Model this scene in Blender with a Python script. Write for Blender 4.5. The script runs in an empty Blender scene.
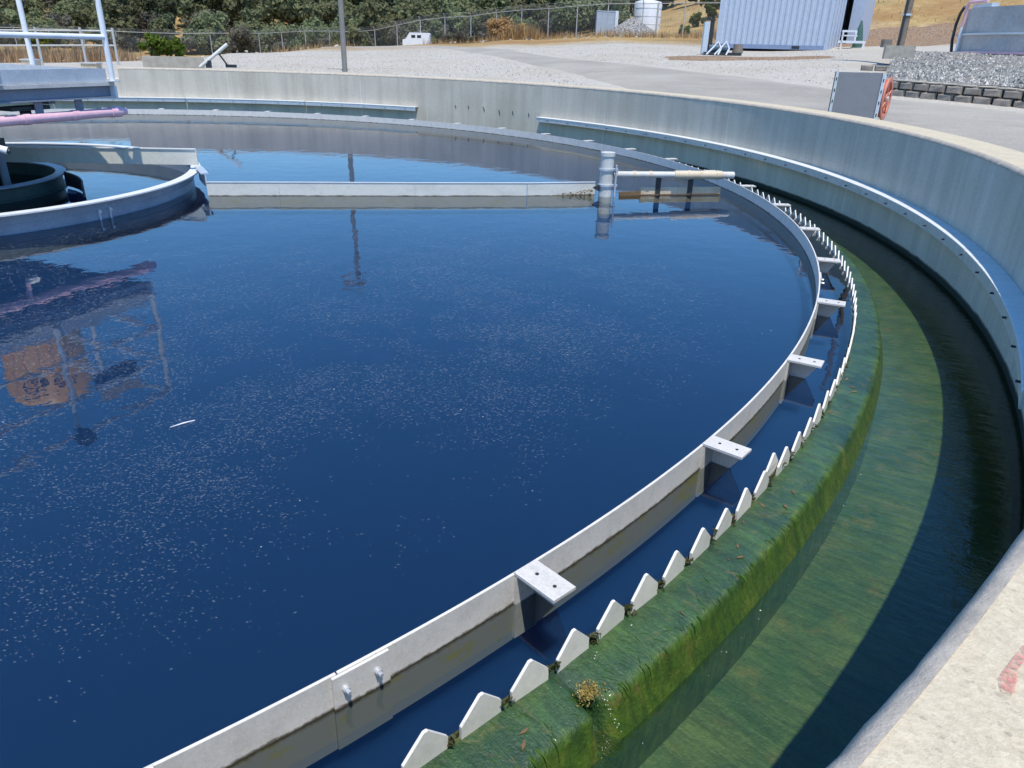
import bpy, bmesh, math, random
from mathutils import Vector, Matrix, noise
R_ = math.radians
rnd = random.Random(7)
scene = bpy.context.scene
C = scene.collection

# ------------------------------------------------------------------ camera, sky, sun, exposure
# world origin = centre of the round tank, z = 0 at its water level, metres
CAMX, CAMY, CAMZ = 5.408, -7.146, 1.371
cam = bpy.data.cameras.new('camera'); camo = bpy.data.objects.new('camera', cam); C.objects.link(camo)
F_, TH, RO = 735.67, R_(24.691), R_(1.652)
cam.sensor_fit = 'HORIZONTAL'; cam.sensor_width = 36; cam.lens = 36*F_/1024
cam.clip_start = .05; cam.clip_end = 2000
right = Vector((1, 0, 0)); up = Vector((0, math.sin(TH), math.cos(TH)))
xc = right*math.cos(RO) + up*math.sin(RO); yc = -right*math.sin(RO) + up*math.cos(RO); zc = xc.cross(yc)
camo.matrix_world = Matrix(((xc.x, yc.x, zc.x, CAMX), (xc.y, yc.y, zc.y, CAMY), (xc.z, yc.z, zc.z, CAMZ), (0, 0, 0, 1)))
scene.camera = camo

SUN_AZ, SUN_EL = -76.0, 69.5              # azimuth counted from +X, anticlockwise
w = bpy.data.worlds.new('World'); scene.world = w; w.use_nodes = True
nt = w.node_tree; bg = nt.nodes['Background']
sky = nt.nodes.new('ShaderNodeTexSky'); sky.sky_type = 'NISHITA'; sky.sun_disc = False
sky.sun_elevation = R_(SUN_EL); sky.sun_rotation = R_(90-SUN_AZ)
sky.altitude = 6000; sky.air_density = 2.0; sky.dust_density = 0.0; sky.ozone_density = 3.0
hs = nt.nodes.new('ShaderNodeHueSaturation'); hs.inputs['Saturation'].default_value = 1.27
nt.links.new(sky.outputs[0], hs.inputs['Color']); nt.links.new(hs.outputs[0], bg.inputs[0]); bg.inputs[1].default_value = .15
sun = bpy.data.lights.new('sun', 'SUN'); sun.energy = 3.0; sun.angle = R_(.5); sun.color = (1, .93, .81)
suno = bpy.data.objects.new('sun', sun); C.objects.link(suno)
sd = Vector((math.cos(R_(SUN_AZ))*math.cos(R_(SUN_EL)), math.sin(R_(SUN_AZ))*math.cos(R_(SUN_EL)), math.sin(R_(SUN_EL))))
suno.rotation_euler = sd.to_track_quat('Z', 'Y').to_euler(); suno.location = (8, -12, 25)
scene.view_settings.view_transform = 'Standard'; scene.view_settings.look = 'None'
scene.view_settings.exposure = 0.7; scene.view_settings.gamma = 1

# ------------------------------------------------------------------ node helpers
class NT:
    def __init__(s, name):
        s.m = bpy.data.materials.new(name); s.m.use_nodes = True; s.t = s.m.node_tree
        for n in list(s.t.nodes): s.t.nodes.remove(n)
        s.out = s.n('ShaderNodeOutputMaterial')
    def n(s, typ, **kw):
        n = s.t.nodes.new(typ)
        for k, v in kw.items(): setattr(n, k, v)
        return n
    def l(s, a, b): s.t.links.new(a, b)
    def pos(s): return s.n('ShaderNodeNewGeometry').outputs['Position']
    def cyl(s, sa, sz, sr=1.0, R0=8.0):
        """arc length, radius, height round the tank axis"""
        x = s.n('ShaderNodeSeparateXYZ'); s.l(s.pos(), x.inputs[0])
        a = s.math('ARCTAN2', x.outputs[1], x.outputs[0])
        r2 = s.math('ADD', s.math('MULTIPLY', x.outputs[0], x.outputs[0]), s.math('MULTIPLY', x.outputs[1], x.outputs[1]))
        r = s.math('SQRT', r2, 0)
        c = s.n('ShaderNodeCombineXYZ')
        s.l(s.math('MULTIPLY', a, R0*sa), c.inputs[0]); s.l(s.math('MULTIPLY', r, sr), c.inputs[1]); s.l(s.math('MULTIPLY', x.outputs[2], sz), c.inputs[2])
        return c.outputs[0]
    def math(s, op, a, b=0.0, clamp=False):
        n = s.n('ShaderNodeMath', operation=op, use_clamp=clamp)
        for i, v in enumerate((a, b)):
            if isinstance(v, (int, float)): n.inputs[i].default_value = v
            else: s.l(v, n.inputs[i])
        return n.outputs[0]
    def scale(s, v, sc):
        n = s.n('ShaderNodeVectorMath', operation='MULTIPLY'); s.l(v, n.inputs[0]); n.inputs[1].default_value = sc
        return n.outputs[0]
    def noise(s, v, sc, det=3, rough=.55, dist=0):
        n = s.n('ShaderNodeTexNoise'); n.inputs['Scale'].default_value = sc; n.inputs['Detail'].default_value = det
        n.inputs['Roughness'].default_value = rough; n.inputs['Distortion'].default_value = dist
        if v is not None: s.l(v, n.inputs['Vector'])
        return n.outputs[0]
    def vor(s, v, sc, feat='F1', out='Distance'):
        n = s.n('ShaderNodeTexVoronoi', feature=feat); n.inputs['Scale'].default_value = sc; s.l(v, n.inputs['Vector'])
        return n.outputs[out]
    def ramp(s, f, pts):
        n = s.n('ShaderNodeValToRGB'); e = n.color_ramp.elements
        while len(e) < len(pts): e.new(.5)
        for i, (p, c) in enumerate(pts):
            e[i].position = p; e[i].color = (c, c, c, 1) if isinstance(c, (int, float)) else (*c, 1)
        s.l(f, n.inputs[0]); return n.outputs[0]
    def mix(s, f, a, b, mode='MIX'):
        n = s.n('ShaderNodeMix', data_type='RGBA', blend_type=mode)
        for i, v in ((0, f), (6, a), (7, b)):
            if isinstance(v, (int, float)): n.inputs[i].default_value = v
            elif isinstance(v, tuple): n.inputs[i].default_value = (*v, 1)
            else: s.l(v, n.inputs[i])
        return n.outputs[2]
    def bump(s, h, st, d=.01, nrm=None):
        n = s.n('ShaderNodeBump'); n.inputs['Strength'].default_value = st; n.inputs['Distance'].default_value = d
        s.l(h, n.inputs['Height'])
        if nrm: s.l(nrm, n.inputs['Normal'])
        return n.outputs[0]
    def prin(s, col, rough=.7, nrm=None, metal=0, spec=.5, **kw):
        b = s.n('ShaderNodeBsdfPrincipled')
        for k, v in (('Base Color', col), ('Roughness', rough), ('Metallic', metal), ('Specular IOR Level', spec)):
            if isinstance(v, tuple): b.inputs[k].default_value = (*v, 1)
            elif isinstance(v, (int, float)): b.inputs[k].default_value = v
            else: s.l(v, b.inputs[k])
        for k, v in kw.items(): b.inputs[k.replace('_', ' ')].default_value = v
        if nrm: s.l(nrm, b.inputs['Normal'])
        s.l(b.outputs[0], s.out.inputs[0]); return s.m

def m_paint(name, col, rough=.5, var=.12, metal=0, dirt=None, sc=6):
    t = NT(name); p = t.pos()
    n1 = t.noise(p, sc, 4); n2 = t.noise(p, sc*9, 3)
    d = dirt or tuple(c*.55 for c in col)
    c = t.mix(t.math('MULTIPLY', t.ramp(n1, [(.42, 0.), (.75, 1.)]), min(1, var*4)), col, d)
    c = t.mix(var, c, t.ramp(n2, [(.3, .1), (.7, .9)]), 'OVERLAY')
    return t.prin(c, rough, t.bump(n2, .15, .004), metal)

def m_concrete_wall(name='concrete_wall'):
    t = NT(name); p = t.pos()
    st = t.noise(t.cyl(7, .5, 2), 1.0, 5, .65)               # streaks run down the face
    st2 = t.noise(t.cyl(2.2, .25, 2), 1.0, 3)
    fine = t.noise(p, 70, 4, .7); big = t.noise(p, 1.3, 4)
    c = t.mix(t.ramp(st, [(.4, 0.), (.68, .6)]), (.62, .56, .46), (.40, .365, .31))
    c = t.mix(t.ramp(st2, [(.5, 0.), (.72, .35)]), c, (.68, .62, .52))
    c = t.mix(t.ramp(big, [(.4, 0.), (.7, .3)]), c, (.33, .29, .22))
    xa = t.n('ShaderNodeSeparateXYZ'); t.l(p, xa.inputs[0]); an = t.math('ADD', t.math('MULTIPLY', t.math('ARCTAN2', xa.outputs[1], xa.outputs[0]), 3.2), 20.3)
    jt = t.math('LESS_THAN', t.math('ABSOLUTE', t.math('SUBTRACT', t.math('FRACT', an), .5)), .0035)
    c = t.mix(t.math('MULTIPLY', jt, t.ramp(big, [(.35, .7), (.65, .15)])), c, (.72, .68, .6))
    c = t.mix(.25, c, t.ramp(fine, [(.3, .2), (.7, .8)]), 'OVERLAY')
    x = t.n('ShaderNodeSeparateXYZ'); t.l(p, x.inputs[0])
    zz = t.math('ADD', t.math('ADD', x.outputs[2], .5), t.math('MULTIPLY', t.math('SUBTRACT', st, .5), .03))
    c = t.mix(t.ramp(zz, [(.365, 1.), (.378, .9), (.392, 0.)]), c, (.03, .04, .03))
    return t.prin(c, .9, t.bump(t.math('ADD', fine, t.math('MULTIPLY', st, .6)), .4, .006), spec=.25)

def m_coping():
    t = NT('concrete_coping'); p = t.pos()
    v = t.vor(p, 190, out='Color'); sep = t.n('ShaderNodeSeparateColor'); t.l(v, sep.inputs[0])
    f = t.noise(p, 260, 3, .7); b = t.noise(p, 5, 5, .65); g = t.noise(p, 45, 4, .7)
    c = t.mix(t.ramp(sep.outputs[0], [(.1, 0.), (.95, 1.)]), (.50, .43, .305), (.575, .495, .36))
    c = t.mix(t.ramp(sep.outputs[1], [(.95, 0.), (.98, .35)]), c, (.2, .17, .14))
    c = t.mix(t.ramp(b, [(.45, 0.), (.75, .5)]), c, (.40, .36, .29))
    c = t.mix(.2, c, t.ramp(g, [(.3, .25), (.7, .8)]), 'OVERLAY')
    return t.prin(c, .92, t.bump(t.math('ADD', f, t.math('MULTIPLY', g, 1.5)), .55, .004), spec=.2)

def m_coping_edge():
    t = NT('worn_concrete_edge'); p = t.pos()
    f = t.noise(p, 120, 4, .7); b = t.noise(p, 14, 5, .7)
    c = t.mix(t.ramp(b, [(.35, 0.), (.65, 1.)]), (.52, .455, .37), (.38, .335, .28))
    c = t.mix(t.ramp(t.vor(p, 120), [(.0, .4), (.25, 0.)]), c, (.5, .45, .38))
    return t.prin(c, .95, t.bump(t.math('ADD', f, b), .45, .006), spec=.2)

def m_ledge_wall():
    t = NT('launder_panel'); p = t.pos()
    st = t.noise(t.cyl(5, .4, 2), 1.0, 4, .6); b = t.noise(p, 2.5, 5)
    c = t.mix(t.ramp(st, [(.45, 0.), (.7, .7)]), (.30, .31, .31), (.19, .20, .205))
    c = t.mix(t.ramp(b, [(.5, 0.), (.75, .4)]), c, (.36, .35, .32))
    return t.prin(c, .7, t.bump(st, .15, .004), spec=.3)

def m_frp(name, base=(.66, .63, .57), wl=True):
    """white glass-fibre plate with a grimy tide line where the water laps at it"""
    t = NT(name); p = t.pos()
    x = t.n('ShaderNodeSeparateXYZ'); t.l(p, x.inputs[0])
    n1 = t.noise(t.cyl(14, 10, 3), 1.0, 5, .65); n2 = t.noise(p, 55, 3)
    c = t.mix(t.ramp(n1, [(.45, 0.), (.78, .45)]), base, tuple(v*.62 for v in base))
    c = t.mix(t.ramp(t.vor(p, 55), [(.05, .5), (.14, 0.)]), c, (.35, .32, .26))
    c = t.mix(.22, c, t.ramp(t.noise(p, 120, 4, .75), [(.32, .15), (.68, .85)]), 'OVERLAY')
    c = t.mix(t.ramp(t.noise(p, 9, 5, .7), [(.55, 0.), (.72, .45)]), c, tuple(v*.7 for v in base))
    if wl:
        z = t.math('ADD', x.outputs[2], t.math('MULTIPLY', t.math('SUBTRACT', t.noise(t.cyl(30, 40, 3), 1.0, 5, .75), .5), .03))
        c = t.mix(t.ramp(t.math('MULTIPLY', t.math('ADD', z, .5), 1.0), [(.497, 1.), (.502, .85), (.508, 0.)]), c, (.075, .055, .025))
        g = t.math('MULTIPLY', t.ramp(t.math('ADD', z, .5), [(.485, 1.), (.497, 0.)]), 1.0)
        alg = t.mix(t.ramp(t.math('ADD', t.noise(t.cyl(9, 14, 2), 1.0, 4, .7), t.math('MULTIPLY', x.outputs[2], 1.2)), [(.48, 0.), (.58, 1.)]), (.33, .34, .31), (.36, .35, .08))
        c = t.mix(t.math('MULTIPLY', g, .9), c, alg)
    return t.prin(c, .55, t.bump(n2, .12, .003), spec=.35)

def m_metal(name, col=(.62, .64, .66), rough=.35, metal=.6):
    t = NT(name); p = t.pos(); n1 = t.noise(p, 22, 4, .6)
    c = t.mix(t.ramp(n1, [(.4, 0.), (.75, .6)]), col, tuple(v*.65 for v in col))
    return t.prin(c, rough, t.bump(n1, .06, .003), metal)

def m_water(name, tint, bsc, bst, ior=1.62, streak=None, rough=.015):
    t = NT(name); p = t.pos()
    h = t.noise(p, bsc, 3, .5)
    h2 = t.noise(t.scale(p, (1, .55, 1)), bsc*.22, 2, .5)
    hh = t.math('ADD', h, t.math('MULTIPLY', h2, 2.2))
    if streak: hh = t.math('ADD', hh, t.math('MULTIPLY', t.noise(t.cyl(streak[0], 1, streak[1]), 1.0, 3, .6), streak[2]))
    nb = t.bump(hh, bst, .02)
    fr = t.n('ShaderNodeFresnel'); fr.inputs['IOR'].default_value = ior; t.l(nb, fr.inputs['Normal'])
    tr = t.n('ShaderNodeBsdfTransparent'); tr.inputs[0].default_value = (*tint, 1)
    gl = t.n('ShaderNodeBsdfGlossy'); gl.inputs['Roughness'].default_value = rough; t.l(nb, gl.inputs['Normal'])
    mx = t.n('ShaderNodeMixShader'); t.l(fr.outputs[0], mx.inputs[0]); t.l(tr.outputs[0], mx.inputs[1]); t.l(gl.outputs[0], mx.inputs[2])
    t.l(mx.outputs[0], t.out.inputs[0]); return t.m

def m_algae(name, dark, light, brown, film=True, br=(.58, .76), edge=None):
    t = NT(name); p = t.pos()
    rad = t.noise(t.cyl(30, 10, 5), 1.0, 5, .68, .6)
    f = t.noise(p, 85, 4, .7); b = t.noise(p, 5.5, 5, .62, .4); b2 = t.noise(p, 13, 4, .6, .8)
    c = t.mix(t.ramp(b, [(.32, 0.), (.68, 1.)]), dark, light)
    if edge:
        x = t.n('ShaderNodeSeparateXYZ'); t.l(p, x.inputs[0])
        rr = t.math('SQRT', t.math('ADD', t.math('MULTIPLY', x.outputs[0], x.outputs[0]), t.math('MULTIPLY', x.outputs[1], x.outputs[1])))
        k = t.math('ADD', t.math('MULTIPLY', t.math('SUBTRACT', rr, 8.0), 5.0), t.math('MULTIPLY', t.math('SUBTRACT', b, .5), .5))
        c = t.mix(t.ramp(k, [(.60, 0.), (.76, 1.)]), c, t.mix(t.ramp(b2, [(.3, 0.), (.7, 1.)]), edge[0], edge[1]))  # lip and face: paler algae, sunlit green of the fold blended into the colour
    c = t.mix(t.ramp(rad, [(.35, .55), (.62, 0.)]), c, tuple(v*.45 for v in dark))
    bm_ = b2 if film else t.noise(p, 6.5, 6, .68)
    c = t.mix(t.ramp(bm_, [(br[0], 0.), (br[1], .75 if film else .6)]), c, brown)
    c = t.mix(.3, c, t.ramp(f, [(.3, .15), (.7, .85)]), 'OVERLAY')
    nb = t.bump(t.math('ADD', t.math('MULTIPLY', rad, 1.5), f), .5, .012)
    t.prin(c, .42, nb, spec=.4)
    if film:
        b = [n for n in t.t.nodes if n.type == 'BSDF_PRINCIPLED'][0]
        b.inputs['Coat Weight'].default_value = .8; b.inputs['Coat Roughness'].default_value = .12; b.inputs['Coat IOR'].default_value = 1.33
        t.l(t.bump(t.math('ADD', rad, t.math('MULTIPLY', b2, .8)), .35, .012), b.inputs['Coat Normal'])
    return t.m

def m_leaf(name, a, b):
    t = NT(name); g = t.n('ShaderNodeNewGeometry'); oi = t.n('ShaderNodeObjectInfo')
    c = t.mix(g.outputs['Random Per Island'], a, b)
    h = t.n('ShaderNodeHueSaturation'); t.l(c, h.inputs['Color'])
    t.l(t.math('ADD', t.math('MULTIPLY', oi.outputs['Random'], .05), .475), h.inputs['Hue'])
    t.l(t.math('ADD', t.math('MULTIPLY', oi.outputs['Random'], .5), .75), h.inputs['Value'])
    d = t.n('ShaderNodeBsdfDiffuse'); tl = t.n('ShaderNodeBsdfTranslucent'); mx = t.n('ShaderNodeMixShader'); mx.inputs[0].default_value = .42
    t.l(h.outputs[0], d.inputs[0]); t.l(h.outputs[0], tl.inputs[0]); t.l(d.outputs[0], mx.inputs[1]); t.l(tl.outputs[0], mx.inputs[2]); t.l(mx.outputs[0], t.out.inputs[0]); return t.m

def m_ground():
    t = NT('ground'); p = t.pos()
    x = t.n('ShaderNodeSeparateXYZ'); t.l(p, x.inputs[0])
    r = t.math('SQRT', t.math('ADD', t.math('MULTIPLY', x.outputs[0], x.outputs[0]), t.math('MULTIPLY', x.outputs[1], x.outputs[1])))
    sv = t.vor(p, 22, out='Color'); sp = t.n('ShaderNodeSeparateColor'); t.l(sv, sp.inputs[0])
    n1 = t.noise(p, .35, 5, .6); n2 = t.noise(p, 2.5, 5, .65); n3 = t.noise(p, .12, 4, .6)
    grav = t.mix(sp.outputs[0], (.37, .34, .29), (.49, .455, .395))
    grav = t.mix(t.ramp(n1, [(.42, 0.), (.7, .65)]), grav, (.37, .325, .25))
    grass = t.mix(t.ramp(n2, [(.35, 0.), (.65, 1.)]), (.31, .195, .07), (.47, .345, .16))
    grass = t.mix(t.ramp(n3, [(.4, 0.), (.6, .8)]), grass, (.26, .145, .06))
    grass = t.mix(t.ramp(n1, [(.5, 0.), (.68, .6)]), grass, (.21, .19, .09))
    k = t.ramp(t.math('ADD', t.math('MULTIPLY', r, .01), t.math('MULTIPLY', t.math('SUBTRACT', n1, .5), .10)), [(.36, 0.), (.44, 1.)])
    c = t.mix(k, grav, grass)
    return t.prin(c, .95, t.bump(t.noise(p, 30, 3, .7), .5, .02), spec=.15)

def m_gravel(name, a, b, sc, warm=(.36, .32, .26)):
    t = NT(name); p = t.pos()
    sv = t.vor(p, sc, out='Color'); sp = t.n('ShaderNodeSeparateColor'); t.l(sv, sp.inputs[0])
    d = t.vor(p, sc); n1 = t.noise(p, .8, 4, .6)
    c = t.mix(sp.outputs[0], a, b); c = t.mix(t.ramp(n1, [(.45, 0.), (.7, .5)]), c, warm)
    c = t.mix(t.ramp(d, [(.35, 0.), (.7, .8)]), c, (.09, .085, .08))
    return t.prin(c, .95, t.bump(t.math('SUBTRACT', 1.0, d), .9, .05), spec=.15)

def m_asphalt():
    t = NT('asphalt'); p = t.pos(); n1 = t.noise(p, .5, 5, .6); n2 = t.noise(p, 35, 3, .7); n3 = t.noise(p, 2.2, 5, .7)
    c = t.mix(t.ramp(n1, [(.35, 0.), (.65, 1.)]), (.285, .26, .22), (.365, .335, .28))
    c = t.mix(t.ramp(n3, [(.52, 0.), (.75, .6)]), c, (.40, .365, .30))
    c = t.mix(.3, c, t.ramp(n2, [(.3, .2), (.7, .8)]), 'OVERLAY')
    return t.prin(c, .9, t.bump(n2, .4, .01), spec=.25)

def m_flat(name, col, rough=.8, alpha=1):
    t = NT(name); t.prin(col, rough)
    if alpha < 1: [n for n in t.t.nodes if n.type == 'BSDF_PRINCIPLED'][0].inputs['Alpha'].default_value = alpha
    return t.m

def m_chain():
    t = NT('chain_link'); tr = t.n('ShaderNodeBsdfTransparent'); d = t.n('ShaderNodeBsdfDiffuse'); d.inputs[0].default_value = (.3, .31, .31, 1)
    p = t.pos(); x = t.n('ShaderNodeSeparateXYZ'); t.l(p, x.inputs[0])
    u = t.math('ADD', x.outputs[0], x.outputs[1]); s1 = t.math('ADD', u, x.outputs[2]); s2 = t.math('SUBTRACT', u, x.outputs[2])
    f = lambda s: t.math('LESS_THAN', t.math('FRACT', t.math('MULTIPLY', s, 12)), .055)
    mx = t.n('ShaderNodeMixShader'); t.l(t.math('MAXIMUM', f(s1), f(s2)), mx.inputs[0]); t.l(tr.outputs[0], mx.inputs[1]); t.l(d.outputs[0], mx.inputs[2])
    t.l(mx.outputs[0], t.out.inputs[0]); return t.m

M = {}
M['wall'] = m_concrete_wall(); M['coping'] = m_coping(); M['edge'] = m_coping_edge(); M['ledge'] = m_ledge_wall()
M['frp'] = m_frp('scum_baffle_plate'); M['frp_dry'] = m_frp('white_bracket', (.60, .575, .53), False); M['tooth'] = m_frp('weir_tooth', (.79, .765, .70), False)
M['beam_frp'] = m_frp('skimmer_plate', (.64, .63, .56))
M['galv'] = m_metal('galvanised_steel', (.66, .69, .72), .38, .5)
M['white_rail'] = m_paint('pale_painted_pipe', (.74, .77, .80), .35, .08)
M['bridge_steel'] = m_paint('blue_grey_paint', (.22, .25, .31), .5, .1)
M['deck'] = m_paint('pale_deck_edge', (.55, .53, .50), .6, .12)
M['toe'] = m_paint('toe_board_paint', (.42, .47, .52), .5, .1)
M['pink'] = m_paint('faded_pink_paint', (.74, .46, .52), .55, .1, dirt=(.5, .3, .36))
M['ring'] = m_paint('feedwell_paint', (.23, .28, .34), .4, .12)
M['flange'] = m_frp('white_flange', (.64, .65, .64), False)
M['drum'] = m_algae('mossy_drum', (.03, .055, .05), (.075, .11, .085), (.08, .11, .06), False)
M['dark'] = m_paint('dark_steel', (.025, .03, .035), .5, .08)
M['orange'] = m_paint('orange_gearbox_paint', (.88, .45, .07), .45, .08)
M['ink'] = m_flat('black_lettering', (.02, .018, .015), .6)
M['pvc'] = m_paint('weathered_pvc', (.60, .60, .56), .5, .12, dirt=(.36, .31, .22)); M['beige'] = m_paint('beige_pipe', (.62, .52, .37), .55, .15, dirt=(.35, .24, .12))
M['rust'] = m_paint('rusty_scum', (.19, .12, .06), .9, .2, sc=20)
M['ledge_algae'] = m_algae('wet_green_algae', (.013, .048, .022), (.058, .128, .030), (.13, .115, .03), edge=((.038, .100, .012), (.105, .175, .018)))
M['face_algae'] = m_algae('bright_green_algae', (.038, .100, .012), (.105, .175, .018), (.14, .13, .025))
M['floor_algae'] = m_algae('channel_floor_algae', (.055, .125, .05), (.14, .195, .068), (.30, .20, .06), False, (.55, .78))
M['clump'] = m_algae('dead_algae', (.30, .22, .05), (.46, .35, .10), (.4, .27, .07), False)
M['tuft'] = m_algae('weir_slime', (.03, .04, .012), (.09, .09, .03), (.1, .07, .03), False)
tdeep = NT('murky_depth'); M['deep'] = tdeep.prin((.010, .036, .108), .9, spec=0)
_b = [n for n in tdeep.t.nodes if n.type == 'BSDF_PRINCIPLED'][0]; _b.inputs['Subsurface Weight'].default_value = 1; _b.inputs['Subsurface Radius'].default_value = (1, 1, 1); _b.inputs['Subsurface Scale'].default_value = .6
M['dark_inside'] = m_flat('dark_tank_inside', (.01, .03, .06), .9)
M['basin_water'] = m_water('basin_water', (.74, .80, .82), 5, .07)
M['launder_water'] = m_water('launder_water', (.74, .81, .70), 9, .12, streak=(30, 8, 1.6), ior=1.55)
M['fleck'] = m_flat('scum_fleck', (.36, .40, .44), .8, .21)
M['foam'] = m_flat('foam_crumb', (.52, .50, .43), .8)
M['ground'] = m_ground(); M['asphalt'] = m_asphalt()
M['mound'] = m_gravel('mound_gravel', (.26, .25, .23), (.46, .44, .40), 24); M['crushed'] = m_gravel('crushed_rock', (.28, .275, .26), (.46, .45, .43), 8)
M['rustdirt'] = m_gravel('red_dirt', (.36, .22, .12), (.43, .28, .165), 16, (.44, .33, .22))
M['block'] = m_paint('split_face_block', (.25, .22, .185), .95, .25, sc=9); M['palestone'] = m_paint('pale_stone', (.42, .38, .31), .95, .15, sc=9)
M['container'] = m_paint('pale_blue_container_paint', (.47, .525, .61), .5, .06); M['skid'] = m_paint('container_rail_paint', (.24, .30, .43), .6, .08)
M['white'] = m_paint('white_plastic', (.76, .77, .78), .5, .06); M['post'] = m_metal('fence_post_steel', (.5, .5, .48), .5, .2)
M['wood'] = m_paint('weathered_timber', (.21, .17, .13), .9, .2, sc=9); M['grey'] = m_paint('grey_lamp_pole', (.23, .215, .195), .6, .1)
M['chain'] = m_chain(); M['cabinet'] = m_paint('grey_sheet_metal', (.20, .21, .225), .4, .06); M['hose'] = m_paint('red_hose', (.62, .17, .11), .5, .08); M['reel'] = m_paint('orange_red_reel', (.60, .22, .15), .5, .08)
M['bark'] = m_paint('bark', (.09, .065, .045), .95, .2, sc=5)
M['leaf_oak'] = m_leaf('oak_leaves', (.15, .17, .085), (.25, .26, .14)); M['leaf_bright'] = m_leaf('bright_leaves', (.075, .105, .018), (.15, .18, .035)); M['leaf_grey'] = m_leaf('grey_leaves', (.14, .135, .10), (.24, .225, .17))
M['leaf_dark'] = m_leaf('dark_leaves', (.075, .095, .055), (.14, .16, .095))
M['straw'] = m_leaf('dry_grass', (.42, .27, .10), (.60, .44, .22)); M['straw_red'] = m_leaf('dry_brush', (.36, .22, .12), (.48, .33, .19))
M['tank_concrete'] = m_paint('aged_tank_concrete', (.46, .45, .43), .85, .12, sc=1.2)
M['glass'] = m_flat('dark_window', (.02, .025, .03), .1)
M['strand'] = m_leaf('algae_strand', (.035, .09, .016), (.11, .175, .024))

# ------------------------------------------------------------------ object helpers
def tag(o, label, cat=None, group=None):
    o['label'] = label
    if cat: o['category'] = cat
    if group: o['group'] = group
    return o
def thing(name, label, cat, loc=(0, 0, 0), group=None):
    o = bpy.data.objects.new(name, None); C.objects.link(o); o.location = loc; o.empty_display_size = .2
    return tag(o, label, cat, group)
class MB:
    def __init__(s): s.v = []; s.f = []
    def add(s, vs, fs):
        k = len(s.v); s.v += [tuple(v) for v in vs]; s.f += [tuple(i+k for i in f) for f in fs]; return s
    def box(s, c, size, ax=None, chamfer=0):
        ax = ax or (Vector((1, 0, 0)), Vector((0, 1, 0)), Vector((0, 0, 1))); c = Vector(c)
        vs = [c + ax[0]*(size[0]/2*i) + ax[1]*(size[1]/2*j) + ax[2]*(size[2]/2*k) for i in (-1, 1) for j in (-1, 1) for k in (-1, 1)]
        return s.add(vs, [(0, 1, 3, 2), (4, 6, 7, 5), (0, 4, 5, 1), (2, 3, 7, 6), (0, 2, 6, 4), (1, 5, 7, 3)])
    def tube(s, pts, r, n=12, caps=True):
        pts = [Vector(p) for p in pts]; rs = r if isinstance(r, (list, tuple)) else [r]*len(pts); rings = []
        t0 = (pts[1]-pts[0]).normalized(); a = t0.orthogonal().normalized()
        for i, p in enumerate(pts):
            t = ((pts[min(i+1, len(pts)-1)]-pts[max(i-1, 0)])).normalized(); a = (a - t*a.dot(t)).normalized(); b = t.cross(a)
            rings.append([p + (a*math.cos(2*math.pi*k/n)+b*math.sin(2*math.pi*k/n))*rs[i] for k in range(n)])
        vs = [q for g in rings for q in g]; fs = []
        for i in range(len(pts)-1):
            for k in range(n): fs.append((i*n+k, i*n+(k+1) % n, (i+1)*n+(k+1) % n, (i+1)*n+k))
        if caps: fs += [tuple(range(n-1, -1, -1)), tuple((len(pts)-1)*n+k for k in range(n))]
        return s.add(vs, fs)
    def sweep(s, prof, a0, a1, n, caps=True, closed=True, cx=0, cy=0):
        """closed profile of (radius, height) points swept round the axis from a0 to a1 degrees; counter-clockwise in (r,z)"""
        m = len(prof(a0) if callable(prof) else prof); full = abs(a1-a0) >= 359.99; vs = []; fs = []
        cnt = n if full else n+1
        for i in range(cnt):
            a = R_(a0+(a1-a0)*i/n); p = prof(math.degrees(a)) if callable(prof) else prof
            vs += [(cx+r*math.cos(a), cy+r*math.sin(a), z) for r, z in p]
        for i in range(n):
            j = (i+1) % cnt
            for k in range(m if closed else m-1):
                fs.append((i*m+k, i*m+(k+1) % m, j*m+(k+1) % m, j*m+k))
        if caps and closed and not full: fs += [tuple(range(m)), tuple(n*m+k for k in range(m-1, -1, -1))]
        return s.add(vs, fs)
    def build(s, name, mat, parent=None, smooth=None, kind=None, label=None):
        me = bpy.data.meshes.new(name); off = parent_loc(parent)
        me.from_pydata([(x-off.x, y-off.y, z-off.z) for x, y, z in s.v], [], s.f); me.materials.append(mat)
        bm = bmesh.new(); bm.from_mesh(me); bmesh.ops.recalc_face_normals(bm, faces=bm.faces); bm.to_mesh(me); bm.free()
        if name in ('basin_water', 'launder_water'):
            if me.polygons[0].normal.z < 0: me.flip_normals()
        if smooth is not None:
            me.polygons.foreach_set('use_smooth', [True]*len(me.polygons)); me.set_sharp_from_angle(angle=R_(smooth))
        o = bpy.data.objects.new(name, me); C.objects.link(o)
        if parent: o.parent = parent
        if kind: o['kind'] = kind
        if label: o['label'] = label
        return o
def parent_loc(p):
    v = Vector((0, 0, 0))
    while p is not None: v += p.location; p = p.parent
    return v
def struct(mb, name, mat, **k):
    return mb.build(name, mat, kind='structure', **k)
def single(mb, name, mat, label, cat, loc, group=None, smooth=None, kind=None):
    d = Vector(loc); mb.v = [(x-d.x, y-d.y, z-d.z) for x, y, z in mb.v]
    o = mb.build(name, mat, smooth=smooth, kind=kind); o.location = d; return tag(o, label, cat, group)
def polar(r, a, z=0): return Vector((r*math.cos(R_(a)), r*math.sin(R_(a)), z))
def dup(root, loc, rotz, label, group=None):
    r = root.copy(); C.objects.link(r); r.location = loc; r.rotation_euler = (0, 0, rotz)
    if label: r['label'] = label
    if group: r['group'] = group
    for ch in list(root.children):
        c = ch.copy(); C.objects.link(c); c.parent = r
        for g in ch.children:
            d = g.copy(); C.objects.link(d); d.parent = c
    return r

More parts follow.
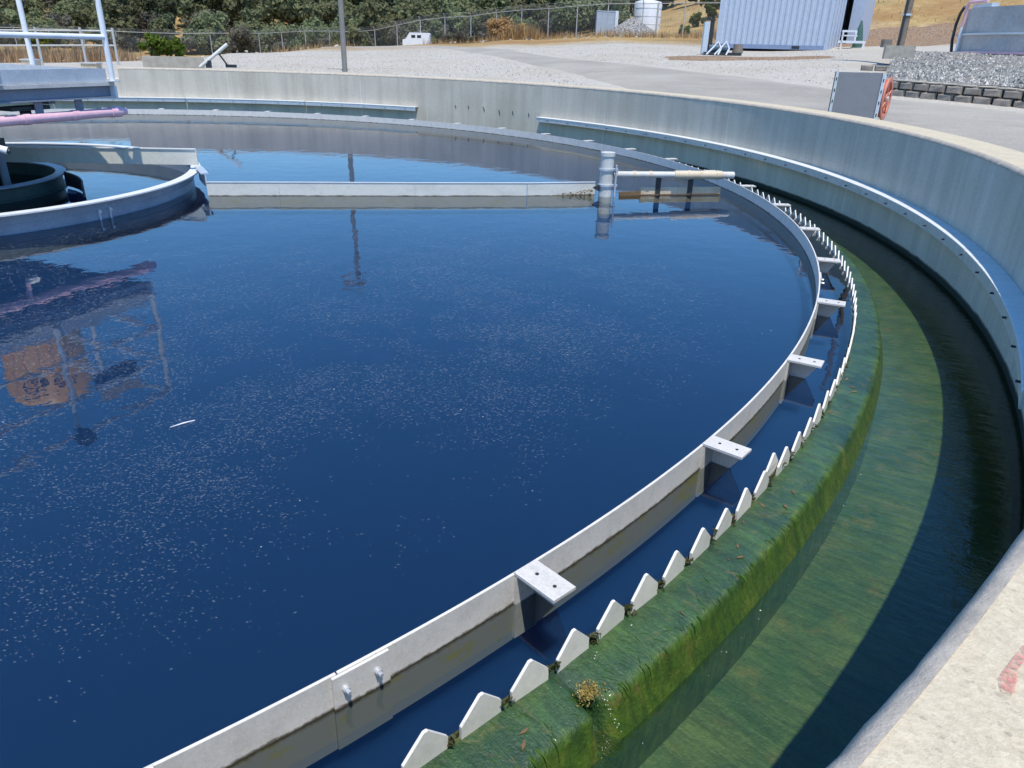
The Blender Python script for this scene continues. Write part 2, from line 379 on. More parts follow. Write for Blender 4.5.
# ------------------------------------------------------------------ terrain
def interp(x, pts):
    if x <= pts[0][0]: return pts[0][1]
    for (a, b), (c, d) in zip(pts, pts[1:]):
        if x <= c: return b+(d-b)*(x-a)/(c-a)
    return pts[-1][1]
AZ = [(-180, 4.5), (-60, 0), (-33, 0), (-24, 1), (-19, 2), (-12.5, 3), (-5, 4), (0, 5), (7, 6), (15, 7), (24, 8), (32, 9), (60, 9), (180, 4.5)]
FAR = [(100, -.2), (125, 5), (180, 13), (260, 14)]
PROF = [
 [(0, .3), (16, .35), (30, .35), (45, .1), (70, -1), (95, -.5), (125, 5), (180, 11), (260, 12)],
 [(0, .3), (16, .4), (34, .45), (45, .2), (70, -.8), (95, -.5), (125, 5), (180, 11), (260, 12)],
 [(0, .3), (16, .45), (44, .66), (58, .3), (75, -.6), (95, -.3), (125, 5), (180, 11), (260, 12)],
 [(0, .3), (16, .45), (54, 1.0), (66, .8), (80, 0), (98, .3), (125, 5), (180, 11), (260, 12)],
 [(0, .3), (14, .5), (58, 1.37), (75, 1.3), (90, .8), (105, 1.5), (130, 6), (180, 11), (260, 12)],
 [(0, .3), (12, .5), (60, 1.75), (75, 2.0), (90, 2.0), (105, 3), (130, 7), (180, 11), (260, 12)],
 [(0, .3), (10, .5), (58, 2.1), (66, 2.4), (80, 3.4), (105, 6), (130, 9), (180, 12), (260, 12)],
 [(0, .3), (9, .5), (37, 1.35), (56, 2.1), (66, 2.8), (85, 6), (120, 10), (180, 12), (260, 12)],
 [(0, .3), (8, .52), (14, .62), (28, 1.3), (38, 1.6), (44, 2.1), (52, 4.2), (75, 8), (120, 11), (260, 12)],
 [(0, .3), (8, .52), (14, .62), (28, 1.45), (38, 1.8), (44, 2.4), (52, 4.6), (75, 9), (120, 11), (260, 12)]]
def ground(x, y):
    u, v = x-CAMX, y-CAMY; D = math.hypot(u, v); k = interp(math.degrees(math.atan2(u, v)), AZ)
    i = min(int(k), len(PROF)-2); f = k-i; f = f*f*(3-2*f)
    return interp(D, PROF[i])*(1-f)+interp(D, PROF[i+1])*f
def cam_xy(az, D): return CAMX+D*math.sin(R_(az)), CAMY+D*math.cos(R_(az))

RW, RWO, ZW = 8.78, 9.14, .782
mb = MB(); rs = [9.1]
while rs[-1] < 900: rs.append(rs[-1]*1.022 if rs[-1] < 60 else rs[-1]*1.05)
NA = 540
def bumpy(x, y): 
    r = math.hypot(x, y)
    return (noise.noise((x*.35, y*.35, 0))*.03 + noise.noise((x*.08, y*.08, 3))*.5*min(1, max(0, (r-55)/60)))
for r in rs:
    for k in range(NA):
        a = 2*math.pi*k/NA; x, y = r*math.cos(a), r*math.sin(a); mb.v.append((x, y, ground(x, y)+bumpy(x, y)))
for i in range(len(rs)-1):
    for k in range(NA): mb.f.append((i*NA+k, (i+1)*NA+k, (i+1)*NA+(k+1) % NA, i*NA+(k+1) % NA))
struct(mb, 'ground', M['ground'], smooth=60)

def drape(name, rows, mat, lift, sub=(8, 14), kind='structure'):
    """sheet between two polylines, laid on the ground"""
    A, B = rows; mb = MB(); nu, nv = sub
    def along(P, t):
        t *= len(P)-1; i = min(int(t), len(P)-2); f = t-i; return Vector(P[i])*(1-f)+Vector(P[i+1])*f
    for i in range(nu+1):
        for j in range(nv+1):
            p = along(A, j/nv)*(1-i/nu)+along(B, j/nv)*(i/nu)
            edge = 0 if i in (0, nu) else 1
            e_ = min(1, 4*min(i/nu, 1-i/nu), (4*min(j/nv, 1-j/nv)) if nv < 30 else 1)
            mb.v.append((p.x, p.y, ground(p.x, p.y)+bumpy(p.x, p.y)-.03+(lift+.03)*e_+(.022*noise.noise((p.x*1.7, p.y*1.7, 2)) if nv < 30 else .012*noise.noise((p.x*3, p.y*3, 2)))))
    for i in range(nu):
        for j in range(nv): mb.f.append((i*(nv+1)+j, i*(nv+1)+j+1, (i+1)*(nv+1)+j+1, (i+1)*(nv+1)+j))
    return mb.build(name, mat, kind=kind, smooth=60)
up_edge = [(-8, 50), (-.4, 44.1), (2.2, 42), (4.9, 32.9), (6.85, 22.8), (8.2, 17.6), (10.2, 14.6), (11.3, 11.7), (12.0, 8.8), (12.3, 7.2), (13.4, 5.4), (15, 3), (17, -1), (18, -8)]
lo_edge = [(-8, 46), (-.4, 41.5), (.8, 39.0), (3.6, 27.3), (5.1, 19.6), (6.4, 13.8), (6.6, 10.0), (7.4, 6.4), (8.3, 4.6), (9.0, 2.7), (9.3, .6), (9.3, -1.6), (8.7, -4), (7.5, -6)]
def ROADHIT(x, y):
    P = up_edge+lo_edge[::-1]; c = False
    for (x0, y0), (x1, y1) in zip(P, P[1:]+P[:1]):
        if (y0 > y) != (y1 > y) and x < (x1-x0)*(y-y0)/(y1-y0)+x0: c = not c
    return c
drape('road', (up_edge, lo_edge), M['asphalt'], .045, (14, 70))
drape('dirt_patch', ([(9.9, 19.4), (11.5, 19.6), (13.4, 20.6), (17, 19.8)], [(10.2, 22.6), (12, 23.3), (14.5, 23.0), (17.5, 22.6)]), M['rustdirt'], .055, (16, 26))
drape('dirt_strip', ([(17, 30.5), (24, 28), (32, 23)], [(20, 37), (28, 35), (38, 29)]), M['rustdirt'], .05, (16, 26))

# ------------------------------------------------------------------ the tank: floor, outer wall, ledge, weir wall, channel, water
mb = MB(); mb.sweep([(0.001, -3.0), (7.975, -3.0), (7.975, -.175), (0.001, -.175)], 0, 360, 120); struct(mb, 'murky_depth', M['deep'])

STEP = 106.5
t = thing('tank_wall', 'round concrete tank wall with a pale flat top, streaked inside, curving round the dark water', 'wall', (RW, 0, 0))
def wallprof(z): return [(RW, -.6), (RWO, -.6), (RWO, z-.018), (RWO-.018, z-.003), (RW+.02, z-.003), (RW, z-.024)]
mb = MB(); mb.sweep(wallprof(ZW), STEP-250, STEP, 330); mb.build('wall_ring', M['wall'], t, 40)
mb = MB(); mb.sweep(wallprof(ZW-.19), STEP+.02, STEP+109.98, 120); mb.build('wall_ring', M['wall'], t, 40, label='lower stretch of the wall by the bridge')
mb = MB(); mb.sweep([(RW+.0215, ZW-.008), (RWO-.02, ZW-.008), (RWO-.02, ZW), (RW+.0215, ZW)], STEP-250, STEP-.03, 400); mb.build('wall_top', M['coping'], t, 30)
mb = MB(); mb.sweep(lambda a: [(RW-.0015, ZW-.03), (RW+.0225, ZW-.006), (RW+.0225, ZW+.0012+.0015*noise.noise((a*14, 0, 0))), (RW+.010+.004*noise.noise((a*9, 3, 0)), ZW-.005), (RW-.003+.003*noise.noise((a*11, 7, 0)), ZW-.024)], STEP-250, STEP-.03, 1400)
mb.build('wall_arris', M['edge'], t, 60)
# spray-paint dash on the wall top
tm = NT('red_spray_paint'); n = tm.noise(tm.pos(), 130, 4, .7); b = tm.n('ShaderNodeBsdfPrincipled'); b.inputs['Base Color'].default_value = (.62, .20, .17, 1); b.inputs['Roughness'].default_value = .9
tm.l(tm.ramp(n, [(.36, .0), (.64, .7)]), b.inputs['Alpha']); tm.l(b.outputs[0], tm.out.inputs[0])
mb = MB(); P = [(5.985, -6.522), (5.966, -6.540), (5.948, -6.556), (5.932, -6.574), (5.922, -6.590)]; W = [.004, .006, .006, .010, .006]
dv = Vector((.75, .66, 0))
for p, wd in zip(P, W):
    mb.v += [(p[0]-dv.x*wd, p[1]+dv.y*wd*.6, ZW+.0035), (p[0]+dv.x*wd, p[1]-dv.y*wd*.6, ZW+.0035)]
mb.f = [(2*i, 2*i+1, 2*i+3, 2*i+2) for i in range(4)]; mb.build('paint_mark', tm.m, t)
# small dark stains where form ties were cut off
mb = MB()
for a in (53, 55, 57.3, 59.6, 61.5, 50.6):
    h = rnd.uniform(.05, .10); c = polar(RW-.003, a, .27+rnd.uniform(-.02, .08)); tg = Vector((-math.sin(R_(a)), math.cos(R_(a)), 0))
    mb.box(c, (.012, .008, h), (polar(1, a), tg, Vector((.0, .0, 1)) + tg*.35))
mb.build('form_tie_stub', M['dark'], t, kind='stuff')

def ledge(a0, a1, label, nseg):
    t = thing('wall_shelf', label, 'shelf', polar(8.72, (a0+a1)/2, .16))
    step = (a1-a0)/max(1, round((a1-a0)/16)); a = a0
    while a < a1-.1:
        e = min(a+step, a1); rr = rnd.uniform(-.003, .003)
        mb = MB(); mb.sweep([(8.660+rr, .236), (RW-.003, .236), (RW-.003, .247), (8.668+rr, .247), (8.660+rr, .244)], a+.04, e-.04, 40); mb.build('shelf_plate', M['flange'], t, 40)
        mb = MB(); mb.sweep([(8.668, .170), (8.680, .170), (8.680, .2345), (8.668, .2345)], a+.04, e-.04, 40); mb.build('shelf_lip', M['galv'], t, 40)
        a = e
    a = a0+1.5
    while a < a1-.5:
        mb = MB(); c = polar(8.668, a, .2); mb.tube([c, c+polar(-.018, a)], .0065, 6); mb.build('shelf_bolt', M['dark'], t); a += 3.0
    return t
ledge(-32.3, 48.9, 'long white metal angle shelf bolted along the right inner wall', 300)
ledge(67, 178, 'white metal angle shelf low on the far inner wall behind the bridge', 160)

# weir wall carrying the algae ledge and the channel beside it
def lip(a):
    d = abs(a+46.15); cut = max(0, 1-d/.22) if d < .22 else 0
    cut = min(1, cut*2.2); wob = .006*noise.noise((a*3.1, 0, 5)); s = .004*noise.noise((a*7, 2, 5))
    return 8.145+wob-.105*cut, -.052+s-.07*cut, cut
def ledgeprof(a):
    r, z, c = lip(a)
    return [(7.994, -.36), (8.19, -.36), (8.182-.085*c, -.16), (r+.012, z-.055), (r+.007, z-.026), (r+.001, z-.010), (r-.008, z-.003), (r-.022, z), (8.085, -.048-.03*c), (8.04, -.046-.012*c), (7.994, -.045)]
t = thing('weir_wall', 'green algae covered concrete lip around the tank just outside the white weir teeth', 'weir wall', polar(8.08, -45, -.4)); WW = t
mb = MB(); mb.sweep(ledgeprof, -230, 130, 2600); mb.build('weir_ledge', M['ledge_algae'], t, 80)
mb = MB(); mb.sweep([(8.0, -.38), (8.8, -.38), (8.8, -.335), (8.0, -.335)], 0, 360, 360); struct(mb, 'channel_floor', M['floor_algae'], smooth=40)
mb = MB(); mb.sweep([(8.10, -.165), (8.785, -.165)], 0, 360, 360, closed=False); struct(mb, 'launder_water', M['launder_water'], smooth=40)
mb = MB(); mb.sweep([(.001, 0), (7.989, 0)], 0, 360, 240, closed=False); struct(mb, 'basin_water', M['basin_water'], smooth=40)

# v-notch weir
t = thing('v_notch_weir', 'row of small white pointed weir plates ringing the dark water', 'weir', polar(7.99, -45, -.05))
mb = MB(); mb.sweep([(7.987, -.17), (7.993, -.17), (7.993, -.032), (7.987, -.032)], 0, 360, 540); mb.build('weir_strip', M['tuft'], t, 40)
def toothmb(rad=0.0):
    o = [(-.059, -.06), (.059, -.06), (.059, -.008), (.005, .051), (-.005, .051), (-.059, -.008)]
    m = MB(); m.v = [(rad, y, z) for y, z in o]+[(rad+.008, y, z) for y, z in o]
    m.f = [tuple(range(5, -1, -1)), tuple(range(6, 12))]+[(i, (i+1) % 6, (i+1) % 6+6, i+6) for i in range(6)]; return m
PIT = 1.0925
tips = [-49.04+PIT*k for k in range(-36, 11)]+[-36.52+PIT*k for k in range(0, 220)]+[-37.1]
tm_ = toothmb(); tme = bpy.data.meshes.new('tooth'); tme.from_pydata(tm_.v, [], tm_.f); tme.materials.append(M['tooth'])
bm = bmesh.new(); bm.from_mesh(tme); bmesh.ops.recalc_face_normals(bm, faces=bm.faces); bm.to_mesh(tme); bm.free()
for a in tips:
    o = bpy.data.objects.new('tooth', tme); C.objects.link(o); o.parent = t
    rad = 7.996 if abs(a+37.1) > .01 else 7.978
    o.location = polar(rad, a, rnd.uniform(-.002, .002))-t.location; o.rotation_euler = (rnd.uniform(-.02, .02), rnd.uniform(-.05, .03), R_(a)+rnd.uniform(-.03, .03))
# slime in the notches
mb = MB()
for a in tips:
    if -75 < a < 25:
        for q in range(9):
            c = polar(7.998+rnd.uniform(-.006, .014), a+PIT/2+rnd.uniform(-.13, .13), -.02+rnd.uniform(-.025, .012)); s = rnd.uniform(.006, .013)
            mb.add([c+Vector((rnd.uniform(-1, 1)*s, rnd.uniform(-1, 1)*s, rnd.uniform(-.5, 1.3)*s)) for _ in range(4)], [(0, 1, 2), (0, 2, 3), (0, 3, 1), (1, 3, 2)])
mb.build('notch_slime', M['tuft'], t, kind='stuff')

# scum baffle with splice plates and bracket arms
RB = 7.784
t = thing('scum_baffle', 'white curved baffle plate standing out of the water just inside the weir teeth', 'baffle', polar(RB, -45, 0))
SPL = [-49.27+30*k for k in range(12)]
for k, a in enumerate(SPL):
    e = a+30
    mb = MB(); mb.sweep([(RB-.004, -.128), (RB+.004, -.128), (RB+.004, .097), (RB-.004, .097)], a-.4+(.03 if k else .0), e-.43, 90); mb.build('baffle_plate', M['frp'], t, 40)
for a in SPL:
    mb = MB(); mb.sweep([(RB+.0045, -.124), (RB+.012, -.124), (RB+.012, .094), (RB+.0045, .094)], a-.53, a+.53, 8); sp = mb.build('splice_plate', M['frp'], t, 40)
    mb = MB()
    for d in (-.32, .28):
        c = polar(RB+.012, a+d, .055); mb.tube([c, c+polar(.012, a)], .008, 8); mb.tube([c+polar(.012, a), c+polar(.022, a)], .005, 6)
    mb.build('splice_bolt', M['galv'], sp)
arm0 = None
for k in range(-5, 44):
    a = -45.5+7.3*k
    if arm0 is None:
        # bracket in local axes: x radial outwards, y along the weir
        arm0 = bpy.data.objects.new('bracket_arm', None)
        mbp = MB(); mbp.box((.078, 0, .0985), (.148, .082, .009)); mbp.box((.0105, 0, -.015), (.010, .082, .208)); 
        mbp.add([(.016, .034, .0935), (.145, .034, .0935), (.016, .034, -.115), (.016, .040, .0935), (.145, .040, .0935), (.016, .040, -.115)], [(0, 2, 1), (3, 4, 5), (0, 1, 4, 3), (1, 2, 5, 4), (2, 0, 3, 5)])
        me = bpy.data.meshes.new('bracket_arm'); me.from_pydata(mbp.v, [], mbp.f); me.materials.append(M['frp_dry'])
        bm = bmesh.new(); bm.from_mesh(me); bmesh.ops.recalc_face_normals(bm, faces=bm.faces); bm.to_mesh(me); bm.free()
        mbb = MB()
        for x in (.05, .115): mbb.tube([(x, 0, .1025), (x, 0, .1045)], .0055, 8)
        meb = bpy.data.meshes.new('bracket_bolt'); meb.from_pydata(mbb.v, [], mbb.f); meb.materials.append(M['dark'])
    o = bpy.data.objects.new('bracket_arm', me); C.objects.link(o); o.parent = t
    o.location = polar(RB-.002, a)-t.location; o.rotation_euler = (0, 0, R_(a)+rnd.uniform(-.03, .03))
    b = bpy.data.objects.new('bracket_bolt', meb); C.objects.link(b); b.parent = o

# ragged algae: strands lying across the ledge and hanging over the lip
def strand(mb, pts, wd, tang):
    k = len(mb.v)
    for i, p in enumerate(pts):
        w_ = wd*(1-i/(len(pts)-1))**.6
        mb.v += [tuple(p-tang*w_), tuple(p+tang*w_)]
    mb.f += [(k+2*i, k+2*i+1, k+2*i+3, k+2*i+2) for i in range(len(pts)-1)]
mb = MB()
for q in range(1000):
    a = -54+62*rnd.random()**1.5; tg = Vector((-math.sin(R_(a)), math.cos(R_(a)), 0)); dr = rnd.uniform(-.25, .25)
    r0 = 8.0+.135*rnd.random(); ln = rnd.uniform(.015, .05)
    strand(mb, [polar(min(r0+ln*f, 8.139), a+dr*f, -.046+rnd.uniform(.0005, .003)-.005*max(0, (r0+ln*f-8.0)/.14)) for f in (0, .5, 1)], rnd.uniform(.0004, .0012), tg)
mb.build('ledge_strands', M['strand'], WW, kind='stuff')
mb = MB()
for q in range(220):
    a = -54+62*rnd.random()**1.5; tg = Vector((-math.sin(R_(a)), math.cos(R_(a)), 0)); dr = rnd.uniform(-.12, .12)
    if abs(a+46.15) < .3 or noise.noise((a*1.3, 5, 5)) < -.15: continue
    sr = rnd.uniform(-.012, .006); ln = rnd.uniform(.012, .07)*(.6+.6*abs(noise.noise((a*2, 0, 0))))
    pts = [polar(8.136+sr, a, -.0500), polar(8.149+min(0, sr)*.3+rnd.uniform(0, .003), a+dr*.2, -.0545)]
    for f in (.4, 1): pts.append(polar(8.154+.028*f*ln/.11+rnd.uniform(.001, .006), a+dr*f, -.058-ln*f))
    strand(mb, pts, rnd.uniform(.0007, .0024), tg)
mb.build('lip_strands', M['strand'], WW, kind='stuff')
mb = MB()
for q in range(16):
    a = rnd.uniform(-48, -20); c = polar(rnd.uniform(8.02, 8.12), a, -.0445); th = rnd.random()*3.1; u = Vector((math.cos(th), math.sin(th), 0)); v = Vector((-u.y, u.x, 0)); l = rnd.uniform(.008, .022)
    mb.add([c-u*l, c+v*l*.3, c+u*l, c-v*l*.3, c+Vector((0, 0, .004))], [(0, 1, 4), (1, 2, 4), (2, 3, 4), (3, 0, 4)])
mb.build('leaf_litter', M['rust'], WW, kind='stuff')

# dead algae hung on the lip, weed strands, crumbs of foam on the ledge
mb = MB(); c0 = polar(8.10, -46.12, -.048)
for q in range(420):
    u, v = rnd.gauss(0, .42), rnd.gauss(0, .42); c = c0+polar(.032, -46)*u+Vector((math.sin(R_(46)), math.cos(R_(46)), 0))*(v*.04)
    c.z += max(0, .016-(u*u+v*v)*.010)*rnd.random()+.002; s = rnd.uniform(.002, .0045)
    mb.add([c+Vector((rnd.uniform(-1, 1)*s, rnd.uniform(-1, 1)*s, rnd.uniform(-.6, 1)*s)) for _ in range(4)], [(0, 1, 2), (0, 2, 3), (0, 3, 1), (1, 3, 2)])
single(mb, 'algae_clump', M['clump'], 'clump of mustard brown dead algae at the gap in the green lip', 'algae', c0, kind='stuff')
mb = MB()
def crumb(c, s): mb.add([c+Vector((rnd.uniform(-1, 1)*s, rnd.uniform(-1, 1)*s, rnd.uniform(-.3, .8)*s)) for _ in range(4)], [(0, 1, 2), (0, 2, 3), (0, 3, 1), (1, 3, 2)])
for q in range(18): f = q/17; crumb(polar(8.125+.075*f+rnd.uniform(-.006, .006), -46.0-.12*f+rnd.uniform(-.04, .04), -.044-.06*max(0, f-.25)), rnd.uniform(.0015, .0035))
for a in tips:
    if -52 < a < -38:
        for q in range(rnd.choice((0, 1, 2, 5))): crumb(polar(rnd.uniform(8.012, 8.05), a+PIT/2+rnd.uniform(-.3, .3), -.043), rnd.uniform(.001, .003))
for q in range(40): crumb(polar(rnd.uniform(8.19, 8.23), rnd.uniform(-50, -25), -.163), rnd.uniform(.001, .003))
o = mb.build('foam_crumbs', M['foam'], kind='stuff'); tag(o, 'pale crumbs of foam caught on the green algae ledge', 'foam')

# scum film: tiny flecks floating on the basin water, thickest across the near side
mb = MB(); n = 0; CX0, CY0 = -.05, -.26
def fleck(x, y, s, el):
    a = rnd.uniform(-.6, .9); k = 4; rot = rnd.random()*6.28
    pts = []
    for i in range(k):
        th = rot+6.283*i/k; u = math.cos(th)*s*el*rnd.uniform(.6, 1.1); v = math.sin(th)*s*rnd.uniform(.6, 1.1)
        pts.append((x+u*math.cos(a)-v*math.sin(a), y+u*math.sin(a)+v*math.cos(a), .0025))
    mb.add(pts, [tuple(range(k))])
while n < 105000:
    x, y = rnd.uniform(-2.5, 7), rnd.uniform(-6.8, 3.5); r = math.hypot(x, y)
    if r > 7.6 or math.hypot(x-CX0, y-CY0) < 2.5: continue
    dn = noise.noise((x*.5, y*.5, 1))*.5+noise.noise((x*1.5, y*1.5, 4))*.45+noise.noise((x*5, y*5, 9))*.4
    d = math.hypot(x-CAMX, y-CAMY)                        # the wind has drifted the film to one side of the basin
    band = interp(d, [(1.4, .55), (1.9, .9), (2.4, 1), (3.4, .8), (4.5, .4), (6, .16), (8, .05), (10, .02)])
    edge = min(1, max(0, (7.55-r)/.9))
    if rnd.random() > max(0, dn+.22)*1.2*band*edge+.01*edge: continue
    fleck(x, y, rnd.choice((.0012, .0016, .002, .0026, .0036))*(.52+.15*min(d, 6)), rnd.uniform(1, 2.6)); n += 1
o = mb.build('scum_flecks', M['fleck'], kind='stuff'); tag(o, 'specks of pale scum scattered over the dark blue water', 'scum')
mb = MB()
for q in range(150):
    x, y = rnd.uniform(-1, 7), rnd.uniform(-6.8, 2)
    if math.hypot(x, y) < 7.6 and math.hypot(x-CX0, y-CY0) > 2.5: fleck(x, y, rnd.uniform(.002, .0045), 1.2)
o = mb.build('foam_bubbles', M['foam'], kind='stuff'); tag(o, 'sparse white bubbles floating on the dark water', 'foam')
mb = MB(); mb.tube([(4.097, -4.66, .003), (4.14, -4.625, .006), (4.168, -4.597, .003)], [.001, .003, .002], 6)
single(mb, 'feather', M['white'], 'small white feather floating on the open water', 'feather', (4.13, -4.63, 0))

# ------------------------------------------------------------------ feedwell, inner drum, skimmer arm
CX, CY, RF = -.05, -.26, 2.28
t = thing('feedwell_ring', 'round blue-grey feedwell ring with a broad white rim at the left', 'feedwell', (CX, CY, 0))
mb = MB(); mb.sweep([(RF-.004, -.5), (RF+.004, -.5), (RF+.004, .15), (RF-.004, .15)], 0, 360, 160, cx=CX, cy=CY); mb.build('ring_plate', M['ring'], t, 40)
mb = MB(); mb.sweep([(RF-.01, .151), (RF+.085, .151), (RF+.085, .162), (RF-.01, .162)], 0, 360, 160, cx=CX, cy=CY); mb.build('ring_rim', M['flange'], t, 40)
mb = MB(); mb.sweep([(RF+.004, .06), (RF+.009, .06), (RF+.009, .072), (RF+.004, .072)], 0, 360, 160, cx=CX, cy=CY); mb.build('ring_rib', M['ring'], t, 40)
mb = MB()
for a in (-22, -24.5): 
    c = Vector((CX, CY, .07))+polar(RF+.01, a); mb.tube([c, c+polar(.02, a)], .014, 8)
    mb.box(c+Vector((0, 0, -.03)), (.02, .012, .1), (polar(1, a), polar(1, a+90), Vector((0, 0, 1))))
mb.build('ring_bolt', M['galv'], t)
t = thing('inner_drum', 'dark mossy inner drum with a flat rim at the left edge', 'drum', (0, -.2, 0))
mb = MB(); mb.sweep([(1.0, -.5), (1.02, -.5), (1.02, .12), (1.0, .12)], 0, 360, 90, cx=0, cy=-.2); mb.build('drum_shell', M['drum'], t, 40)
mb = MB(); mb.sweep([(.97, .121), (1.06, .121), (1.06, .135), (.97, .135)], 0, 360, 90, cx=0, cy=-.2); mb.build('drum_rim', M['ring'], t, 40)
mb = MB(); mb.sweep([(1.02, .0), (1.05, .0), (1.05, .012), (1.02, .012)], 0, 360, 90, cx=0, cy=-.2); mb.build('drum_band', M['drum'], t, 40)
mb = MB(); nn = 12; vs = []
for i in range(nn+1):
    f = i/nn; a = R_(18-26*f); r = 1.06+.42*f
    p = Vector((r*math.cos(a), -.2+r*math.sin(a), 0)); vs += [p+Vector((0, 0, .015)), p+Vector((0, 0, .15-.02*f)), p+Vector((.008, .012, .15-.02*f)), p+Vector((.008, .012, .015))]
mb.add(vs, [(4*i+k, 4*i+(k+1) % 4, 4*i+4+(k+1) % 4, 4*i+4+k) for i in range(nn) for k in range(4)]+[(0, 1, 2, 3), (4*nn+3, 4*nn+2, 4*nn+1, 4*nn)])
mb.build('drum_vane', M['dark'], t, 40)
t = thing('centre_column', 'dark steel column and cage rising from the inner drum', 'column', (0, -.1, -.6))
mb = MB(); mb.tube([(0, -.1, -.6), (0, -.1, .86)], .28, 24); mb.build('column_shaft', M['dark'], t, 40)
for x, y in ((.56, -.06), (.2, -.75), (-.6, -.2), (.0, .55)):
    mb = MB(); mb.tube([(x, y, -.5), (x, y, .86 if x != .56 else .45)], .035, 8); mb.build('cage_post', M['bridge_steel'], t, 40)
mb = MB(); mb.box((.66, -.34, .45), (.2, .2, .09)); mb.build('cage_block', M['dark'], t)

t = thing('scum_skimmer', 'long pale skimmer blade crossing the water, ending in an upright pipe and beige crosspipe', 'skimmer', (2.5, -.1, 0)); SK = t
def plate(mb, a, b, z0, z1, th):
    a, b = Vector(a), Vector(b); d = (b-a).normalized(); nrm = Vector((-d.y, d.x, 0)); c = (a+b)/2
    mb.box((c.x, c.y, (z0+z1)/2), ((b-a).length, th, z1-z0), (d, nrm, Vector((0, 0, 1))))
pts = [(2.47, -.08), (3.12, .025), (4.4, .21), (5.5, .39)]
for p, q in zip(pts, pts[1:]):
    mb = MB(); d = (Vector(q)-Vector(p)).normalized()*.001; plate(mb, (p[0]+d.x, p[1]+d.y, 0), (q[0]-d.x, q[1]-d.y, 0), -.14, .122+rnd.uniform(-.004, .004), .012); mb.build('arm_plate', M['beam_frp'], t)
mb = MB(); plate(mb, (5.505, .391, 0), (6.2, .56, 0), -.14, .118, .012); mb.build('arm_plate', M['beam_frp'], t, label='outer end of the blade, stained brown')
mb = MB(); 
for p, q in zip(pts+[(5.5, .39)], (pts+[(5.5, .39), (6.2, .56)])[1:]):
    if p != q: plate(mb, (*p, 0), (*q, 0), .124, .130, .022)
mb.build('arm_top_rail', M['flange'], t)
mb = MB()
for q in range(140):
    f = rnd.random()**.6; p = Vector((5.75+.42*f, .44+.10*f-.012, rnd.uniform(-.0, .05*f+.01))); s = rnd.uniform(.005, .014)
    mb.add([p+Vector((rnd.uniform(-1, 1)*s, rnd.uniform(-.8, .5)*s, rnd.uniform(-.7, .7)*s)) for _ in range(4)], [(0, 1, 2), (0, 2, 3), (0, 3, 1), (1, 3, 2)])
mb.build('brown_scum', M['rust'], t, kind='stuff')
mb = MB(); plate(mb, (2.225, .37, 0), (2.455, -.045, 0), .07, .19, .012); plate(mb, (2.23, .36, 0), (2.45, -.04, 0), .192, .202, .07)
mb.build('arm_link', M['galv'], t)
t = thing('scum_beam', 'raised flat plate running over the feedwell rim, its end in sunlight', 'beam', (2.2, .42, .2))
mb = MB(); plate(mb, (-.9, .16, 0), (1.5, .361, 0), .205, .345, .014); mb.build('beam_plate', M['beam_frp'], t)
mb = MB(); plate(mb, (1.502, .361, 0), (2.21, .42, 0), .205, .350, .018); mb.build('beam_plate', M['beam_frp'], t, label='sunlit end plate')
mb = MB(); plate(mb, (-.9, .16, 0), (2.2, .42, 0), .352, .36, .04); mb.build('beam_rim', M['flange'], t)

t = SK
mb = MB(); mb.tube([(6.3, .5, -.4), (6.3, .5, .41)], .066, 20); mb.build('post_pipe', M['pvc'], t, 40)
mb = MB(); mb.tube([(6.3, .5, .395), (6.3, .5, .43)], .074, 20); mb.build('post_cap', M['pvc'], t, 40)
for z in (.10, .255):
    mb = MB(); mb.tube([(6.3, .5, z), (6.3, .5, z+.02)], .078, 20); mb.box((6.385, .5, z+.01), (.06, .03, .018)); mb.build('clamp_ring', M['galv'], t, 40)
mb = MB(); mb.box((6.395, .49, .13), (.014, .05, .36)); mb.build('clamp_bar', M['galv'], t)
mb = MB(); mb.add([(6.235, .45, .12), (6.17, .44, .085), (6.235, .45, .05), (6.235, .50, .12), (6.17, .49, .085), (6.235, .50, .05)], [(0, 1, 2), (3, 5, 4), (0, 3, 4, 1), (1, 4, 5, 2), (2, 5, 3, 0)]); mb.build('post_wedge', M['dark'], t)
t = SK
a, b = Vector((6.37, .515, .215)), Vector((7.66, .79, .2)); d = b-a
mb = MB(); mb.tube([a, a+d*.56], .032, 14); mb.build('pipe_inner', M['pvc'], t, 40)
mb = MB(); mb.tube([a+d*.50, a+d*.9], .043, 14); mb.build('pipe_sleeve', M['beige'], t, 40)
mb = MB(); mb.tube([a+d*.88, b], .036, 14); mb.build('pipe_end', M['pvc'], t, 40)
for f in (.17, .3, .62, .86):
    mb = MB(); c = a+d*f; mb.tube([c-d*.012, c+d*.012], .047 if f > .5 else .037, 14); mb.build('pipe_band', M['beige'], t, 40)
for f in (.38, .65):
    c = a+d*f; mb = MB(); mb.box((c.x, c.y+.03, .10), (.055, .012, .24)); mb.build('hanger_strap', M['dark'], t)
t = SK
mb = MB(); plate(mb, (6.68, .62, 0), (7.55, .81, 0), -.08, .075, .02); mb.build('blade_plate', M['beige'], t)
mb = MB(); plate(mb, (6.45, .53, 0), (6.68, .615, 0), -.05, .04, .014); mb.build('blade_wing', M['rust'], t)
mb = MB(); plate(mb, (6.68, .603, 0), (7.55, .793, 0), .0, .008, .006); mb.build('scum_line', M['rust'], t)

